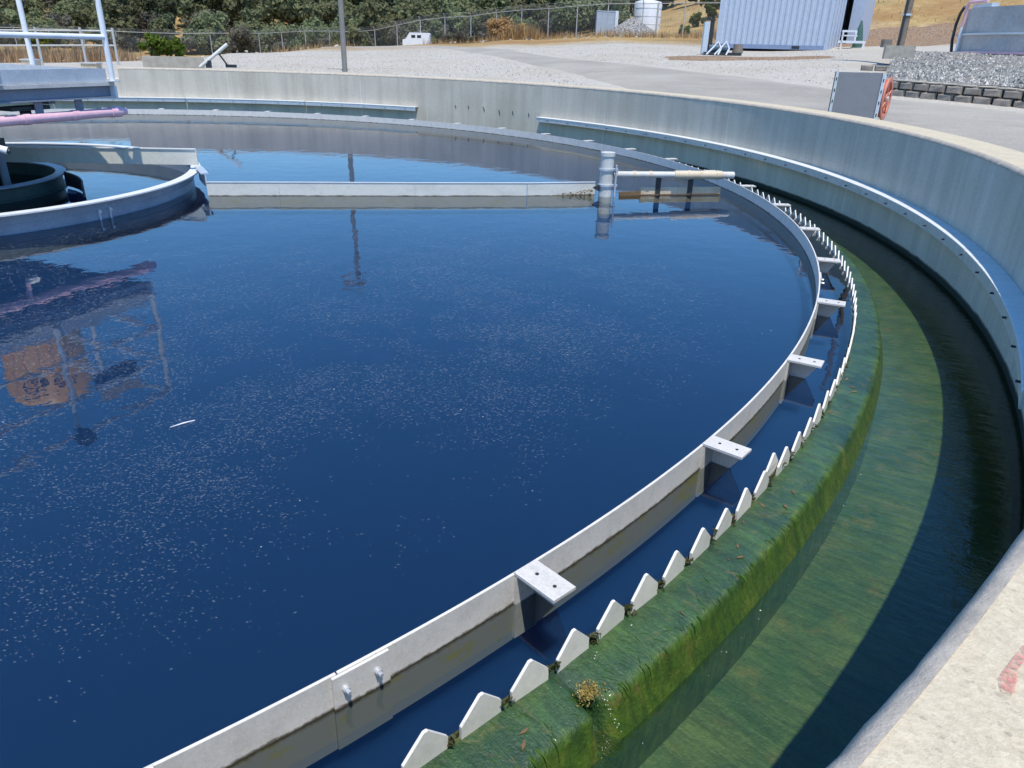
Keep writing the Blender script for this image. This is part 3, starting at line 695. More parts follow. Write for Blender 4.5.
# ------------------------------------------------------------------ bridge over the centre
P1 = Vector((1.77, -.10, 0)); U = Vector((-.39, -.92, 0)).normalized(); N = Vector((-U.y, U.x, 0))      # U back along the bridge, N to its outer side
if N.x < 0: N = -N
def bp(s, o, z): v = P1+U*s-N*o; return Vector((v.x, v.y, z))   # s metres back from the end, o metres in from the edge
AX = (U, N, Vector((0, 0, 1))); WB = 3.3; LB = 9.0
t = thing('service_bridge', 'blue-grey steel service bridge with pipe railings over the tank centre', 'bridge', bp(0, 0, .87))
def bar(name, s0, s1, o0, o1, z0, z1, mat):
    c = bp((s0+s1)/2, (o0+o1)/2, (z0+z1)/2); m = MB(); m.box(c, (s1-s0, o1-o0, z1-z0), AX); return m.build(name, mat, t)
bar('edge_beam', .005, 2.6, .05, .062, .865, .950, M['bridge_steel']); bar('edge_beam', .005, 2.6, WB-.062, WB-.05, .865, .950, M['bridge_steel'])
bar('end_beam', .004, .016, .063, WB-.063, .865, .950, M['bridge_steel']); bar('bottom_flange', .017, 2.6, .0, .12, .853, .864, M['bridge_steel'])
bar('end_plate', -.02, .003, -.012, .075, .85, .953, M['white_rail'])
for s in (.5, 1.1, 1.8, 2.5): bar('cross_beam', s, s+.06, .13, WB-.13, .82, .950, M['bridge_steel'])
bar('deck_plate', -.01, 2.62, -.005, WB+.005, .955, .985, M['deck'])
bar('toe_board', .03, 2.6, .028, .036, .987, 1.095, M['toe']); bar('toe_board', .03, 2.6, WB-.02, WB-.012, .987, 1.10, M['toe']); bar('toe_board', .03, .038, .04, WB-.03, .987, 1.09, M['toe'])
bar('walkway_deck', 2.63, LB, 1.0, 2.3, .970, .985, M['deck'])
for o in (1.0, 2.29): bar('walkway_beam', 2.61, LB, o, o+.02, .72, .968, M['bridge_steel'])
def post(s, o, top=2.06): m = MB(); m.tube([bp(s, o, .986), bp(s, o, top-.02)], .024, 12); m.build('railing_post', M['white_rail'], t, 40); m = MB(); m.box(bp(s, o, .990), (.1, .09, .007), AX); m.build('post_foot', M['galv'], t)
for s, o in ((.0, .0), (1.06, .0), (2.1, .0), (.0, 1.0), (.0, WB-.035), (1.06, WB-.035), (2.1, WB-.035), (2.57, .0), (2.57, 1.0), (2.57, 2.3), (2.57, WB-.035)): post(s, o)
for z in (1.345, 1.70, 2.06):
    for A, B in ((bp(.0, .0, z), bp(2.57, .0, z)), (bp(.0, .0, z), bp(.0, WB-.035, z)), (bp(.0, WB-.035, z), bp(2.57, WB-.035, z))):
        m = MB(); m.tube([A, B], .022, 12); m.build('railing_rail', M['white_rail'], t, 40)
    for o in (1.0, 2.3): m = MB(); m.tube([bp(2.57, o, z), bp(LB, o, z)], .022, 12); m.build('railing_rail', M['white_rail'], t, 40)
for o in (1.0, 2.3):
    for s in (4.2, 5.8, 7.4): post(s, o)
m = MB(); m.tube([bp(.85, .09, 1.02), bp(.45, .05, .99), bp(.2, .05, .99)], .012, 6); m.build('cable', M['dark'], t)
m = MB(); m.tube([bp(1.06, -.02, 2.06), bp(1.06, -.12, 2.09)], [.10, .07], 16); m.build('lamp_housing', M['dark'], t, 40)

t = thing('drive_unit', 'orange drive gearbox on the bridge, seen only mirrored in the water', 'gearbox', (-.05, .72, .985))
G0 = Vector((-.05, .72, 0)); ga = R_(-37+90); gx = Vector((math.cos(R_(37-0)), math.sin(R_(37)), 0)); gy = Vector((-gx.y, gx.x, 0))
m = MB(); m.tube([G0+Vector((0, 0, .987)), G0+Vector((0, 0, 1.68)), G0+Vector((0, 0, 1.70))], [.20, .20, .30], 20); m.build('gear_base', M['dark'], t, 40)
m = MB(); m.tube([G0+Vector((0, 0, 1.701)), G0+Vector((0, 0, 1.74)), G0+Vector((0, 0, 2.42)), G0+Vector((0, 0, 2.52)), G0+Vector((0, 0, 2.56))], [.33, .41, .43, .36, .18], 20); gb = m.build('gear_housing', M['orange'], t, 40)
for k in range(5):
    m = MB(); a = R_(-90+k*18-30); c = G0+Vector((math.cos(a)*.425, math.sin(a)*.425, 2.05)); m.box(c, (.02, .03, .62), (Vector((math.cos(a), math.sin(a), 0)), Vector((-math.sin(a), math.cos(a), 0)), Vector((0, 0, 1)))); m.build('housing_rib', M['orange'], gb)
cu = bpy.data.curves.new('lettering', 'FONT'); cu.body = 'De ert'; cu.size = .2; cu.extrude = .002; cu.align_x = 'CENTER'
txt = bpy.data.objects.new('lettering', cu); C.objects.link(txt)
dg = bpy.context.evaluated_depsgraph_get(); me = bpy.data.meshes.new_from_object(txt.evaluated_get(dg)); bpy.data.objects.remove(txt)
o = bpy.data.objects.new('lettering', me); C.objects.link(o); me.materials.append(M['ink']); o.parent = t
ov = Vector((CAMX+.05, CAMY-.72, 0)).normalized(); o.location = Vector((0, 0, 2.22-.985))+ov*.435
o.rotation_euler = (R_(90), 0, math.atan2(ov.y, ov.x)+R_(90))
t = thing('control_box', 'dark box with a beige sign plate on the bridge railing, seen mirrored', 'control box', bp(.62, .06, 1.5))
m = MB(); m.box(bp(.52, .09, 1.685), (.40, .12, .12), AX); m.build('box_body', M['dark'], t)
m = MB(); m.box(bp(.55, .0, 1.81), (.44, .012, .12), AX); m.build('sign_plate', M['beige'], t)

t = thing('pink_pipe', 'faded pink pipe slung under the edge of the blue-grey bridge', 'pipe', (1.73, .07, .73))
a, b = Vector((1.755, .01, .728)), Vector((1.215, -1.36, .722)); d = (a-b).normalized(); b = a-d*3.2
m = MB(); m.tube([b, a-d*.10], .039, 16); m.build('pipe_run', M['pink'], t, 40)
m = MB(); m.tube([a-d*.14, a-d*.03], .046, 16); m.build('pipe_coupling', M['pink'], t, 40)
m = MB(); m.tube([a-d*.03, a+d*.03], .032, 12); m.build('pipe_plug', M['pink'], t, 40)
for f in (.50, .95, 1.42):
    m = MB(); m.tube([a-d*(f+.03), a-d*(f-.03)], .044, 16); m.build('pipe_band', M['pink'], t, 40)
c = a-d*1.28
m = MB(); m.tube([c, c+Vector((0, 0, -.16)), c+Vector((.02, 0, -.19))], .022, 10); m.build('drop_pipe', M['pink'], t, 40)
m = MB(); m.tube([c+Vector((-.01, 0, -.175)), c+Vector((.09, .03, -.21))], [.024, .03], 10); m.build('drop_nozzle', M['white'], t, 40)
m = MB(); m.tube([c+Vector((.09, .03, -.21)), c+Vector((.105, .035, -.216))], .02, 10); m.build('nozzle_tip', M['dark'], t, 40)
for f in (.42, .80):
    m = MB(); p = a-d*f; m.box(p+Vector((-.03, .02, .08)), (.07, .012, .24 if f < .5 else .14), (d, Vector((-d.y, d.x, 0)), Vector((0, 0, 1)))); m.build('hanger_strap', M['bridge_steel'], t)
m = MB(); p = a-d*.85; m.box(p+Vector((-.12, .05, .075)), (.34, .16, .03), (d, Vector((-d.y, d.x, 0)), Vector((0, 0, 1)))); m.box(p+Vector((-.12, .05, .03)), (.06, .06, .08), (d, Vector((-d.y, d.x, 0)), Vector((0, 0, 1)))); m.build('hanger_bracket', M['dark'], t)

# ------------------------------------------------------------------ things just behind the wall
def gz(x, y): return ground(x, y)+bumpy(x, y)
# sheet-metal cabinet and hose reel on the right
c1, c2 = Vector((9.20, .42, 0)), Vector((9.62, .66, 0)); dx = (Vector((CAMX, CAMY, 0))-c1); 
e = Vector((.97, -.24, 0)).normalized(); nrm = Vector((-e.y, e.x, 0))
base = Vector((*cam_xy(22.95, 9.95), 0)); bz = gz(base.x, base.y)
t = thing('sheet_metal_cabinet', 'grey sheet metal cabinet standing behind the wall beside the red hose reel', 'cabinet', (base.x, base.y, bz))
AXC = (e, nrm, Vector((0, 0, 1)))
def cb(name, x0, x1, y0, y1, z0, z1, mat): m = MB(); m.box(base+e*((x0+x1)/2)+nrm*((y0+y1)/2)+Vector((0, 0, (z0+z1)/2)), (x1-x0, y1-y0, z1-z0), AXC); return m.build(name, mat, t)
cb('cabinet_panel', -.235, .235, .0, .012, bz+.05, 1.195, M['cabinet']); cb('cabinet_back', -.23, .23, .33, .34, bz+.05, 1.175, M['cabinet'])
cb('cabinet_top', -.24, .24, .013, .33, 1.18, 1.19, M['cabinet'])
cb('side_strip', -.262, -.236, -.012, .02, bz, 1.205, M['galv']); cb('side_strip', .236, .272, -.012, .03, bz, 1.195, M['galv'])
for sx in (-.249, .254):
    for z in (.75, .88, 1.0, 1.12): m = MB(); p = base+e*sx+nrm*(-.012)+Vector((0, 0, z)); m.box(p, (.012, .006, .035), AXC); m.build('strip_slot', M['dark'], t)
rc = base+e*.285+nrm*.22+Vector((0, 0, .92))
t = thing('hose_reel', 'red hose wound on a round reel beside the grey cabinet', 'hose reel', (rc.x, rc.y, gz(rc.x, rc.y)))
ra = (e*.93-nrm*.36).normalized()
def lathe(prof, name, mat):
    m = MB(); a = ra; b1 = Vector((0, 0, 1)); b2 = a.cross(b1); n = 28; vs = []
    for k in range(n):
        th = 2*math.pi*k/n; dr = b1*math.cos(th)+b2*math.sin(th); vs += [rc+a*x+dr*r for x, r in prof]
    q = len(prof); m.add(vs, [(k*q+i, k*q+(i+1) % q, ((k+1) % n)*q+(i+1) % q, ((k+1) % n)*q+i) for k in range(n) for i in range(q)]); return m.build(name, mat, t, 40)
for x0 in (.08, -.095):
    lathe([(x0, .185), (x0+.015, .185), (x0+.018, .21), (x0+.015, .235), (x0, .235), (x0-.003, .21)], 'reel_rim', M['reel']); lathe([(x0, .03), (x0+.015, .03), (x0+.015, .075), (x0, .075)], 'reel_hub', M['reel'])
    b1 = Vector((0, 0, 1)); b2 = ra.cross(b1)
    for k in range(4):
        th = math.pi*k/2+.5; dr = b1*math.cos(th)+b2*math.sin(th); m = MB(); m.tube([rc+ra*(x0+.007)+dr*.07, rc+ra*(x0+.007)+dr*.19], .009, 6); m.build('reel_spoke', M['reel'], t, 40)
for k in range(4): x = -.06+.04*k; lathe([(x-.018, .17), (x, .16), (x+.018, .17), (x+.018, .20), (x, .215), (x-.018, .20)], 'hose_coil', M['hose'])
m = MB(); m.tube([rc-ra*.11, rc+ra*.11], .03, 10); m.build('reel_axle', M['galv'], t, 40)
m = MB(); m.tube([(rc.x, rc.y, gz(rc.x, rc.y)), (rc.x, rc.y, rc.z-.03)], .03, 10); m.build('reel_stand', M['galv'], t, 40)

# retaining wall of split-face blocks with the gravel bank behind it
line = [Vector(p) for p in ((12.12, 7.6, 0), (12.46, 6.83, 0), (12.75, 6.30, 0), (13.09, 5.86, 0), (13.42, 5.41, 0), (14.2, 4.3, 0), (15.1, 3.0, 0))]
def walk(P, step):
    out = []; i = 0; rem = 0.0
    for a, b in zip(P, P[1:]):
        L = (b-a).length; s = rem
        while s < L: out.append((a+(b-a)*(s/L), (b-a).normalized())); s += step
        rem = s-L
    return out
def blockwall(P, courses, label, bw=.31, bh=.125, z0=None, caps=True):
    o0 = P[0]; t = thing('retaining_wall', label, 'retaining wall', (o0.x, o0.y, gz(o0.x, o0.y)))
    for k in range(courses+(1 if caps else 0)):
        lit_top = k == courses; off = Vector((0, 0, 0))  # pale top row paints in sunlight on the blocks, no separate cap course
        pts = walk(P, bw)
        for p, d in pts:
            n_ = Vector((d.y, -d.x, 0)); n_ = n_ if n_.dot(Vector((CAMX, CAMY, 0))-p) > 0 else -n_
            j = rnd.uniform(-.015, .015); q = p+d*(bw/2*(1 if k % 2 else .25))-n_*(.03*k)+n_*j
            zb = (z0 if z0 is not None else gz(p.x, p.y)-.02)+k*(bh+.004)
            w_ = bw-.022+rnd.uniform(-.012, .006); h = bh if not lit_top else .03; de = .24 if not lit_top else .27
            m = MB()
            # rough bulging face: front is split into a raised centre with chipped corners
            f = [(-w_/2, 0), (w_/2, 0)]; c = Vector((q.x, q.y, zb))
            V = [c+d*x+n_*y+Vector((0, 0, z)) for x, y, z in ((-w_/2, -.02, 0), (w_/2, -.02, 0), (w_/2, -.02, h), (-w_/2, -.02, h), (-w_/2+.03, .03+rnd.uniform(-.01, .02), .02), (w_/2-.03, .03+rnd.uniform(-.01, .02), .02), (w_/2-.035, .025, h-.025), (-w_/2+.035, .025, h-.025), (-w_/2+.03, -de, 0), (w_/2-.03, -de, 0), (w_/2-.03, -de, h), (-w_/2+.03, -de, h))]
            m.add(V, [(4, 5, 6, 7), (0, 1, 5, 4), (1, 2, 6, 5), (2, 3, 7, 6), (3, 0, 4, 7), (0, 8, 9, 1), (1, 9, 10, 2), (2, 10, 11, 3), (3, 11, 8, 0), (8, 11, 10, 9)])
            m.build('lit_top_block' if lit_top else 'block', M['palestone'] if lit_top else M['block'], t)
    return t
blockwall(line, 2, 'long low retaining wall of dark split-face blocks edging the asphalt')
T1 = [Vector((12.4, 9.95, 0)), Vector((13.35, 9.55, 0))]; T2 = [Vector((13.85, 12.6, 0)), Vector((14.85, 12.2, 0))]; T3 = [Vector((15.85, 14.7, 0)), Vector((16.85, 14.3, 0))]
blockwall(T1, 1, 'short row of blocks nearest the grey cabinet on the gravel bank', z0=.92, caps=False); blockwall(T2, 1, 'short row of blocks below the timber pole footing', z0=1.04, caps=False); blockwall(T3, 1, 'short row of dark blocks on the gravel bank right of the timber pole', z0=1.16, caps=False)
front = [(12.15, 7.75), (12.5, 7.0), (12.95, 6.4), (13.3, 5.95), (13.65, 5.5), (14.4, 4.45), (15.3, 3.2)]
back = [(16.6, 17.2), (18.8, 18.3), (20.6, 19.2), (21.6, 16.5), (22.5, 13.5), (23.5, 10), (24, 7)]
mb = MB(); nu, nv = 24, 36
def along(P, t):
    t *= len(P)-1; i = min(int(t), len(P)-2); f = t-i; return Vector(P[i])*(1-f)+Vector(P[i+1])*f
for i in range(nu+1):
    for j in range(nv+1):
        p = along(front, j/nv)*(1-i/nu)+along(back, j/nv)*(i/nu)
        z = .98+.57*(i/nu)**1.6+.05*noise.noise((p.x*1.1, p.y*1.1, 0))*(1 if 0 < i else 0)
        mb.v.append((p.x, p.y, max(z, gz(p.x, p.y)+.02)))
k0 = len(mb.v)
for i in range(nu): 
    for j in range(nv): mb.f.append((i*(nv+1)+j, i*(nv+1)+j+1, (i+1)*(nv+1)+j+1, (i+1)*(nv+1)+j))
# side skirts down to the ground
for ring in ([i*(nv+1) for i in range(nu+1)], [i*(nv+1)+nv for i in range(nu+1)], list(range(nv+1)), [nu*(nv+1)+j for j in range(nv+1)]):
    b0 = len(mb.v)
    for q in ring: x, y, z = mb.v[q]; mb.v.append((x, y, gz(x, y)-.1))
    for q in range(len(ring)-1): mb.f.append((ring[q], ring[q+1], b0+q+1, b0+q))
struct(mb, 'gravel_bank', M['mound'], smooth=60)

# timber pole on its footing
px, py = 15.95, 15.55; pz = 1.50
t = thing('utility_pole', 'brown timber pole on a concrete footing on the gravel bank', 'pole', (px, py, pz-.1))
m = MB(); m.tube([(px, py, pz), (px, py, pz+7.5)], [.10, .085], 14); m.build('pole_shaft', M['wood'], t, 40)
m = MB(); m.box((px+.0, py-.0, pz-.02), (.75, .6, .34), (Vector((.94, -.34, 0)), Vector((.34, .94, 0)), Vector((0, 0, 1)))); m.build('footing', M['palestone'], t)
m = MB(); m.tube([(px-.085, py-.07, pz+.1), (px-.085, py-.07, pz+5.5)], .03, 8); m.build('conduit', M['dark'], t, 40)
for z in (.9, 2.0, 3.2): m = MB(); m.tube([(px, py, pz+z), (px, py, pz+z+.05)], .125, 14); m.build('conduit_strap', M['galv'], t, 40)
m = MB(); m.box((px-.42, py-.05, pz+.2), (.22, .2, .2)); m.build('junction_box', M['block'], t)

# concrete tank farther right, with hose and pink pipe
TX, TY, TR, TZ, TT = 25.15, 19.3, 5.0, 1.45, 2.88
t = thing('concrete_tank', 'round grey concrete tank at the right edge with a railing pipe around it', 'tank', (TX, TY, TZ))
m = MB(); m.sweep([(TR-.25, TZ-.3), (TR, TZ-.3), (TR, TT), (TR-.25, TT)], 0, 360, 72, cx=TX, cy=TY); m.build('tank_shell', M['tank_concrete'], t, 40)
m = MB(); m.sweep([(.01, TT-.3), (TR-.25, TT-.3)], 0, 360, 48, closed=False, cx=TX, cy=TY); m.build('tank_contents', M['dark_inside'], t)
m = MB(); m.sweep([(TR+.03, TT-.80), (TR+.07, TT-.80), (TR+.07, TT-.74), (TR+.03, TT-.74)], 0, 360, 72, cx=TX, cy=TY); m.build('tank_band', M['galv'], t, 40)
m = MB(); m.sweep([(TR+.02, TZ+.08), (TR+.09, TZ+.08), (TR+.09, TZ+.15), (TR+.02, TZ+.15)], 0, 360, 72, cx=TX, cy=TY); m.build('base_pipe', M['pink'], t, 40)
m = MB(); m.sweep([(TR-.3, TT+.01), (TR-.05, TT+.01), (TR-.05, TT+.12), (TR-.3, TT+.12)], 166, 182, 12, cx=TX, cy=TY); m.build('tank_hatch', M['galv'], t, 40)
def tp(a, z, r=TR+.1): return Vector((TX+r*math.cos(R_(a)), TY+r*math.sin(R_(a)), z))
tl = thing('tank_riser_pipe', 'pink and white riser pipe bent over the rim of the round concrete tank', 'pipe', tp(168, TZ))
m = MB(); m.tube([tp(166, TZ+.1), tp(166, TZ+.9)], .05, 10); m.build('riser_lower', M['white'], tl, 40)
m = MB(); m.tube([tp(166, TZ+.88), tp(166.5, TT+.12), tp(168, TT+.18), tp(180, TT+.18, TR)], .05, 10); m.build('riser_upper', M['pink'], tl, 40)
m = MB(); m.tube([tp(157, TZ+.05), tp(154, TZ+.5, TR+.16), tp(154, TZ+1.0, TR+.16), tp(156, TT-.1, TR+.12), tp(158, TT+.1, TR+.05)], .05, 8)
single(m, 'black_hose', M['dark'], 'black hose looping up the left side of the concrete tank', 'hose', tp(157, TZ), smooth=40)

# lamp pole behind the far wall
lx, ly = cam_xy(-12.45, 23.2); lz = gz(lx, ly)
t = thing('lamp_pole', 'slim grey brown lamp pole rising behind the far wall', 'street lamp', (lx, ly, lz))
m = MB(); m.tube([(lx, ly, lz), (lx, ly, 5.55)], [.075, .06], 14); m.build('pole_shaft', M['grey'], t, 40)
m = MB(); m.box((lx-.14, ly, 5.62), (.72, .26, .14)); m.build('lamp_head', M['grey'], t)
m = MB(); m.box((lx-.16, ly, 5.545), (.5, .2, .008)); m.build('lamp_lens', M['white'], t)
m = MB(); m.tube([(lx, ly, 4.7), (lx, ly, 4.95)], .085, 12); m.build('pole_collar', M['grey'], t, 40)

# low concrete block and leaning pipe behind the far wall, left
bx, by = cam_xy(-23.5, 19.6); 
d = Vector((math.cos(R_(23.5)), -math.sin(R_(-23.5)), 0)); d = Vector((.92, .39, 0)); n_ = Vector((-d.y, d.x, 0))
t = single(MB().box((bx, by, .62), (1.28, .2, .66), (d, n_, Vector((0, 0, 1)))), 'concrete_block', M['palestone'], 'pale upright concrete slab behind the step in the far wall', 'slab', (bx, by, .3))
qx, qy = cam_xy(-21.0, 18.0)
t = thing('leaning_pipe', 'grey pipe propped slantwise on the far wall beside a black bracket', 'pipe', (qx, qy, .78))
qd = Vector((.86, .5, 0)).normalized()
m = MB(); m.tube([Vector((qx, qy, .79))-qd*.30, Vector((qx, qy, 1.24))+qd*.30], .035, 10); m.build('pipe_tube', M['pvc'], t, 40)
m = MB(); m.tube([Vector((qx, qy, .80))+qd*.28, Vector((qx, qy, 1.10))+qd*.08], .018, 8); m.build('prop_leg', M['dark'], t, 40)
m = MB(); m.box(Vector((qx, qy, .85))-qd*.12, (.10, .08, .14)); m.box(Vector((qx, qy, .82))+qd*.33, (.22, .06, .06)); m.build('pipe_foot', M['dark'], t)
# yellowish valve boxes seen between the railings
for az, D, lab in ((-31.6, 24, 'left cream valve box on the ground behind the railings'), (-28.35, 21, 'right cream valve box on the ground behind the railings')):
    x, y = cam_xy(az, D); z = gz(x, y); t = thing('valve_box', lab, 'valve box', (x, y, z), 'cream valve boxes')
    m = MB(); m.box((x, y, z+.22), (.36, .25, .28)); m.build('box_body', M['beige'], t)
    m = MB(); m.box((x, y, z+.37), (.40, .29, .03)); m.build('box_lid', M['deck'], t)
    for s in (-.13, .13): m = MB(); m.box((x+s, y, z+.04), (.06, .1, .09)); m.build('box_foot', M['dark'], t)

# ------------------------------------------------------------------ container, shed, pump, tank and sheds by the fence
A = Vector((14.55, 31.3, 1.44)); B = Vector((18.80, 28.58, 1.44)); e1 = (B-A).normalized(); e2 = Vector((-e1.y, e1.x, 0)); H = 2.6; L = (B-A).length
t = thing('shipping_container', 'pale blue corrugated shipping container on the gravel', 'container', A)
AX2 = (e1, e2, Vector((0, 0, 1)))
def cbx(name, x0, x1, y0, y1, z0, z1, mat, par=None): m = MB(); m.box(A+e1*((x0+x1)/2)+e2*((y0+y1)/2)+Vector((0, 0, (z0+z1)/2)), (x1-x0, y1-y0, z1-z0), AX2); return m.build(name, mat, par or t)
def corr(name, o, dx, dn, length, z0, z1, pitch=.262, dep=.04):
    m = MB(); n = int(length/pitch); pts = []
    for k in range(n):
        s = (length-n*pitch)/2+k*pitch
        pts += [(s, 0), (s+pitch*.30, 0), (s+pitch*.45, dep), (s+pitch*.82, dep)]
    pts.append((length, 0)); pts.insert(0, (0, 0))
    for s, q in pts: p = o+dx*s+dn*q; m.v += [(p.x, p.y, z0), (p.x, p.y, z1)]
    m.f = [(2*i, 2*i+2, 2*i+3, 2*i+1) for i in range(len(pts)-1)]; return m.build(name, M['container'], t)
for x in (0, L-.12):
    for y in (0, 2.32): cbx('corner_post', x, x+.12, y, y+.12, .0, H, M['container'])
cbx('bottom_rail', .12, L-.12, .004, .08, .10, .28, M['skid']); cbx('bottom_rail', .12, L-.12, 2.36, 2.436, .10, .28, M['skid']); cbx('top_rail', .12, L-.12, .0, .08, H-.12, H, M['container'])
corr('side_panel', A+e1*.12+e2*.012, e1, e2, L-.24, A.z+.28, A.z+H-.12); corr('side_panel', A+e1*.12+e2*2.42, e1, -e2, L-.24, A.z+.28, A.z+H-.12)
cbx('end_panel', L-.03, L-.012, .12, 2.32, .12, H, M['container']); cbx('end_panel', .012, .03, .12, 2.32, .12, H, M['container']); cbx('roof', .03, L-.03, .082, 2.35, H-.03, H-.006, M['container'])
for x in (.9, L-1.5): cbx('fork_pocket', x, x+.34, -.002, .003, .13, .25, M['dark'])
for y in (.35, .95, 1.5, 2.05): m = MB(); p = A+e1*(L+.01)+e2*y; m.tube([p+Vector((0, 0, .15)), p+Vector((0, 0, 2.5))], .02, 8); m.build('lock_rod', M['container'], t, 40)
S0 = A+e1*(L-.62)+e2*3.4
t = thing('equipment_shed', 'pale blue shed with an open dark doorway behind the container', 'shed', S0)
def sb(name, x0, x1, y0, y1, z0, z1, mat): m = MB(); m.box(S0+e1*((x0+x1)/2)+e2*((y0+y1)/2)+Vector((0, 0, (z0+z1)/2)), (x1-x0, y1-y0, z1-z0), AX2); return m.build(name, mat, t)
sb('shed_wall', 0, .1, 0, .06, .1, 2.8, M['container']); sb('shed_wall', .72, 1.25, 0, .06, .1, 2.8, M['container']); sb('lintel', .1, .72, 0.001, .059, 2.35, 2.8, M['container']); sb('shed_wall', 1.19, 1.249, .061, 2.4, .1, 2.8, M['container']); sb('shed_wall', 0.001, .06, .061, 2.4, .1, 2.8, M['container'])
sb('shed_back', .06, 1.19, 2.3, 2.36, .1, 2.8, M['dark']); sb('roof', -.05, 1.3, -.06, 2.45, 2.801, 2.87, M['white']); sb('shed_floor', 0, 1.25, 0.002, 2.4, .0, .099, M['skid'])
E0 = A+e1*(L+.35)+e2*.9
t = thing('white_steps', 'white pipe steps standing by the open shed', 'steps', E0)
def wb(name, x0, x1, z0, z1, y0=0., y1=.05): m = MB(); m.box(E0+e1*((x0+x1)/2)+e2*((y0+y1)/2)+Vector((0, 0, (z0+z1)/2)), (x1-x0, y1-y0, z1-z0), AX2); m.build(name, M['white'], t)
wb('step_bar', -.1, 1.05, .42, .52); wb('step_bar', .0, .62, .86, .94); wb('step_leg', .02, .08, 0, .86); wb('step_leg', .95, 1.03, 0, .42); wb('step_leg', .55, .62, .52, .86); wb('step_tread', .0, .6, .70, .75, 0, .4)
G1 = A+e1*(L+.95)+e2*1.6
m = MB(); m.tube([G1, G1+Vector((0, 0, .5)), G1+Vector((0, 0, 1.0)), G1+Vector((0, 0, 1.35))], [.22, .2, .12, .03], 10)
single(m, 'folded_tarp', m_paint('green_tarp', (.05, .12, .10), .7, .1), 'dark green folded tarp leaning by the white steps', 'tarp', G1, smooth=50)

pq = Vector((*cam_xy(13.7, 33.5), 0)); pq.z = gz(pq.x, pq.y)
t = thing('pump_set', 'dark pump set with a tall black control post and pale hoses left of the container', 'pump', pq)
m = MB(); m.box(pq+Vector((-.62, 0, .62)), (.20, .25, 1.15)); m.build('control_post', M['galv'], t)
m = MB(); m.box(pq+Vector((-.40, .0, .72)), (.12, .2, 1.2)); m.box(pq+Vector((-.50, -.02, 1.27)), (.36, .2, .06)); m.build('control_frame', M['dark'], t)
m = MB(); m.tube([pq+Vector((-.45, .05, .25)), pq+Vector((.35, .05, .22))], [.2, .17], 14); m.build('pump_motor', m_paint('blue_pump', (.05, .10, .15), .5, .1), t, 40)
m = MB(); m.box(pq+Vector((.1, .0, .06)), (1.5, .5, .1)); m.build('pump_skid', M['dark'], t)
m = MB(); m.tube([pq+Vector((.75, .05, .1)), pq+Vector((.75, .05, .42))], [.22, .16], 12); m.build('valve_body', M['wood'], t, 40)
for dx0, c in ((-.2, 'white'), (.12, 'white')):
    m = MB(); m.tube([pq+Vector((dx0-.35, -.25, .02)), pq+Vector((dx0-.1, -.28, .30)), pq+Vector((dx0+.06, -.26, .5)), pq+Vector((dx0+.2, -.27, .25)), pq+Vector((dx0+.1, -.3, .02))], .035, 8); m.build('hose', M[c], t, 40)

wx, wy = cam_xy(8.6, 70); wz = gz(wx, wy)-.1
t = thing('water_tank', 'white plastic water tank with a ribbed side beyond the fence', 'water tank', (wx, wy, wz))
m = MB(); m.tube([(wx, wy, wz), (wx, wy, wz+2.2), (wx, wy, wz+2.32), (wx, wy, wz+2.48)], [1.14, 1.14, 1.08, .35], 32); m.build('tank_body', M['white'], t, 30)
for z in (.6, 1.2, 1.8): m = MB(); m.tube([(wx, wy, wz+z), (wx, wy, wz+z+.06)], 1.155, 32); m.build('tank_rib', M['white'], t, 30)
m = MB(); m.tube([(wx-.1, wy-.1, wz+2.42), (wx-.1, wy-.1, wz+2.68)], .2, 12); m.build('tank_lid', M['white'], t, 30)
m = MB(); m.tube([(wx+.7, wy-1.0, wz), (wx+.7, wy-1.0, wz+2.25)], .06, 8); m.build('fill_pipe', M['post'], t, 30)
sx, sy = cam_xy(5.75, 66); sz = gz(sx, sy)-.1
t = thing('control_cabinet', 'small grey-blue control cabinet with a pale side beyond the fence', 'cabinet', (sx, sy, sz))
m = MB(); m.box((sx, sy, sz+.95), (1.45, .9, 1.6)); m.build('cabinet_body', M['toe'], t)
m = MB(); m.box((sx+.85, sy-.1, sz+1.0), (.24, .9, 1.65)); m.build('cabinet_door', M['white'], t)
m = MB(); m.box((sx, sy, sz+.075), (1.6, 1, .15)); m.build('cabinet_base', M['palestone'], t); m = MB(); m.box((sx, sy, sz+1.79), (1.5, .95, .06)); m.build('cabinet_roof', M['galv'], t)
hx, hy = cam_xy(7.6, 63); mb = MB(); nr, na = 10, 28
for i in range(nr+1):
    for k in range(na):
        a = 2*math.pi*k/na; r = 1.9*i/nr; x, y = hx+r*math.cos(a)*1.15, hy+r*math.sin(a); hgt = 1.35*max(0, 1-(i/nr))**.9+.1*noise.noise((x*2, y*2, 0))
        mb.v.append((x, y, gz(x, y)-.05+hgt))
mb.f = [(i*na+k, (i+1)*na+k, (i+1)*na+(k+1) % na, i*na+(k+1) % na) for i in range(nr) for k in range(na)]
single(mb, 'rock_pile', M['crushed'], 'heap of grey crushed rock beside the white water tank', 'rock pile', (hx, hy, gz(hx, hy)), smooth=60)

